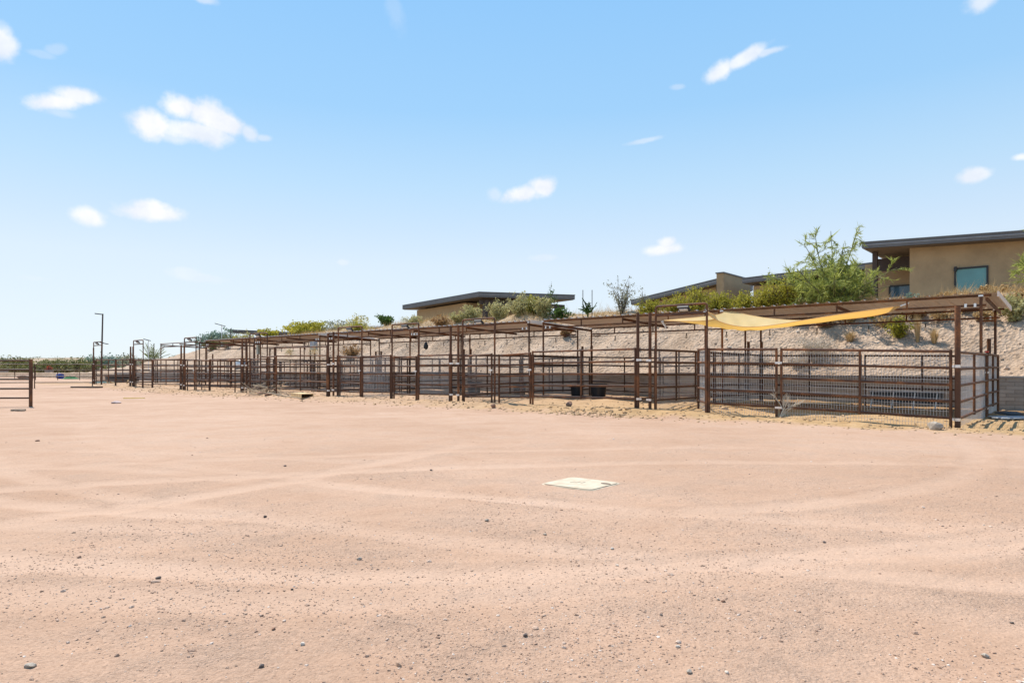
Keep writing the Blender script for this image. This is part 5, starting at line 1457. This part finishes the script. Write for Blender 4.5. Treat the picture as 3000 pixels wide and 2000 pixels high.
def lamp_post():
    b = lg(296, 52); b[2] = .3; t = at(301, 919, 52); root = thing('lamp_post', b, 'tall thin lamp post with a sideways lamp head at the far left', 'lamp post')
    part('pole', MB().tube([b - UP * .2, (b + t) / 2, t], [.075, .06, .05], 8), M['dark_wood'], root)
    part('lamp_head', MB().box(t + np.array([-.28, 0, -.02]), (.55, .22, .07), unit(np.array([1, 0, -.12]))), M['lamp_body'], root, False)
    c = at(298, 1003, 52); part('solar_panel', MB().box(c + np.array([.22, -.05, -.06]), (.5, .3, .05), unit(np.array([1, 0, -.24]))), M['lamp_body'], root, False)
lamp_post()
for px, py, D, lab in ((676, 962, 60, 'dark thin pole at the left end of the far dark roof'), (451, 1006, 70, 'thin dark pole above the young palm')):
    c = at(px, py, D); b = np.array([c[0], c[1], 0.]); solo('thin_pole', MB().tube([b, c], [.05, .04], 6), M['dark_wood'], b, lab, 'pole', 'thin dark poles behind the pens')

# ------------------------------------------------------------------ sky, sun, camera
w = bpy.data.worlds.new('World'); scene.world = w; w.use_nodes = True
nt = w.node_tree; bg = nt.nodes['Background']
sky = nt.nodes.new('ShaderNodeTexSky'); sky.sky_type = 'NISHITA'; sky.sun_disc = False
sky.sun_elevation = SUN_EL; sky.sun_rotation = SUN_AZ % (2 * math.pi)
sky.altitude = 400; sky.air_density = 1.0; sky.dust_density = .3; sky.ozone_density = 1.2
STR = .15; vs_exp = .42
bg.inputs['Strength'].default_value = STR
tc = nt.nodes.new('ShaderNodeTexCoord'); dirv = tc.outputs['Generated']
sep = nt.nodes.new('ShaderNodeSeparateXYZ'); nt.links.new(dirv, sep.inputs[0])
az = math_(nt, 'ARCTAN2', sep.outputs['X'], sep.outputs['Y']); el = math_(nt, 'ARCSINE', sep.outputs['Z'])
cmb = nt.nodes.new('ShaderNodeCombineXYZ'); nt.links.new(az, cmb.inputs[0]); nt.links.new(el, cmb.inputs[1])
nz = noise(nt, 26, 5, .55, cmb.outputs[0]); nz2 = noise(nt, 70, 4, .6, cmb.outputs[0])
nzf = math_(nt, 'ADD', math_(nt, 'MULTIPLY', math_(nt, 'SUBTRACT', nz.outputs['Fac'], .5), 1.15), math_(nt, 'MULTIPLY', math_(nt, 'SUBTRACT', nz2.outputs['Fac'], .5), .5))
def azel(px, py):
    x, z = (px - 1500) / 2000., (1085 - py) / 2000.
    return math.atan2(x, 1), math.asin(z / math.sqrt(1 + x * x + z * z))
CL = [(447, 362, 68, 44, 0, 1), (530, 318, 62, 40, 0, 1), (605, 338, 85, 46, -8, 1), (665, 362, 62, 36, -15, 1), (570, 385, 120, 40, 0, .9), (520, 402, 60, 22, 0, .55), (730, 392, 36, 24, -30, .7), (770, 405, 28, 12, 0, .5),
      (160, 300, 72, 24, 12, 1), (225, 282, 58, 24, 5, .95), (170, 330, 40, 14, 0, .3), (8, 130, 34, 48, 0, .9), (168, 146, 26, 14, 20, .25), (122, 160, 34, 9, 0, .2),
      (260, 636, 46, 28, -10, .95), (440, 622, 88, 28, 0, 1), (440, 605, 55, 22, 0, .95), (1530, 568, 78, 28, 12, .95), (1588, 546, 46, 32, 0, 1), (1450, 568, 30, 26, 0, .35),
      (2110, 210, 55, 28, 28, .9), (2180, 170, 85, 22, 20, .85), (2250, 152, 55, 12, 5, .6), (1945, 730, 66, 21, 5, .95), (1952, 712, 32, 24, 0, .95), (2852, 515, 42, 21, 5, .85), (2992, 461, 28, 13, 0, .85),
      (2872, 8, 42, 28, 0, .7), (1890, 412, 60, 9, 8, .4), (600, 0, 40, 14, 0, .5), (1160, 40, 30, 60, 20, .14), (575, 810, 90, 18, -5, .30), (1590, 755, 50, 14, 0, .3), (1985, 255, 26, 10, 0, .3), (100, 815, 40, 8, 0, .12), (1005, 768, 24, 12, 0, .3), (545, 795, 50, 14, 0, .3)]
tot = None; shade = None
for (px, py, wx, wy, rot, amp) in CL:
    a0, e0 = azel(px, py); sx, sy = wx * .98 / 2000., wy * .96 / 2000.
    dx = math_(nt, 'SUBTRACT', az, a0); dy = math_(nt, 'SUBTRACT', el, e0); c_, s_ = math.cos(R(rot)), math.sin(R(rot))
    X = math_(nt, 'ADD', math_(nt, 'MULTIPLY', dx, c_ / sx), math_(nt, 'MULTIPLY', dy, s_ / sx)); Y = math_(nt, 'ADD', math_(nt, 'MULTIPLY', dx, -s_ / sy), math_(nt, 'MULTIPLY', dy, c_ / sy))
    d2 = math_(nt, 'SQRT', math_(nt, 'ADD', math_(nt, 'MULTIPLY', X, X), math_(nt, 'MULTIPLY', Y, Y)))
    f = math_(nt, 'ADD', d2, nzf)
    mval = nt.nodes.new('ShaderNodeMapRange'); mval.interpolation_type = 'SMOOTHSTEP'; nt.links.new(f, mval.inputs[0])
    mval.inputs[1].default_value = 1.10; mval.inputs[2].default_value = .34; mval.inputs[3].default_value = 0; mval.inputs[4].default_value = amp
    tot = mval.outputs[0] if tot is None else math_(nt, 'MAXIMUM', tot, mval.outputs[0])
# desert haze: the sky pales toward the horizon
skyc = nt.nodes.new('ShaderNodeMix'); skyc.data_type = 'RGBA'; skyc.blend_type = 'MULTIPLY'; skyc.inputs[0].default_value = 1
nt.links.new(sky.outputs[0], skyc.inputs[6]); skyc.inputs[7].default_value = (.75, .78, .80, 1)
hz_ = ramp(nt, mrange(nt, el, 0, 1.0), [(0, (.80, .89, .965)), (.07, (.79, .885, .97)), (.15, (.74, .86, .98)), (.2, (.64, .81, .985)), (.26, (.53, .765, .985)), (.36, (.37, .665, .99)), (.5, (.30, .61, .99)), (.9, (.20, .45, .88))])
vsc = nt.nodes.new('ShaderNodeVectorMath'); vsc.operation = 'SCALE'; nt.links.new(hz_, vsc.inputs[0]); vsc.inputs['Scale'].default_value = 1 / (STR * 2 ** vs_exp)
ramp_cloud = mixc(nt, mrange(nt, noise(nt, 18, 4, .6, cmb.outputs[0]).outputs['Fac'], .40, .62), (4.35, 4.55, 4.95), (5.1, 5.15, 5.25))
grad = mixc(nt, .90, skyc.outputs[2], vsc.outputs[0])
cc = mixc(nt, tot, grad, ramp_cloud)
nt.links.new(cc, bg.inputs['Color'])

sun = bpy.data.lights.new('sun', 'SUN'); sun.energy = 5.0; sun.angle = R(.5); sun.color = (1, .945, .865)
so = bpy.data.objects.new('sun', sun); COL.objects.link(so)
sd = Vector((math.sin(SUN_AZ) * math.cos(SUN_EL), math.cos(SUN_AZ) * math.cos(SUN_EL), math.sin(SUN_EL)))
so.rotation_euler = sd.to_track_quat('Z', 'Y').to_euler()
so.location = sd * 50

cam = bpy.data.cameras.new('camera'); co = bpy.data.objects.new('camera', cam); COL.objects.link(co)
co.location = (0, 0, CAM_H); co.rotation_euler = (R(90), 0, 0)
cam.sensor_width = 36; cam.lens = 24; cam.shift_y = 85 / 3000.; cam.clip_start = .05; cam.clip_end = 9000
scene.camera = co
vs = scene.view_settings
vs.view_transform = 'Standard'; vs.look = 'None'; vs.exposure = .42; vs.gamma = 1; vs.use_curve_mapping = False
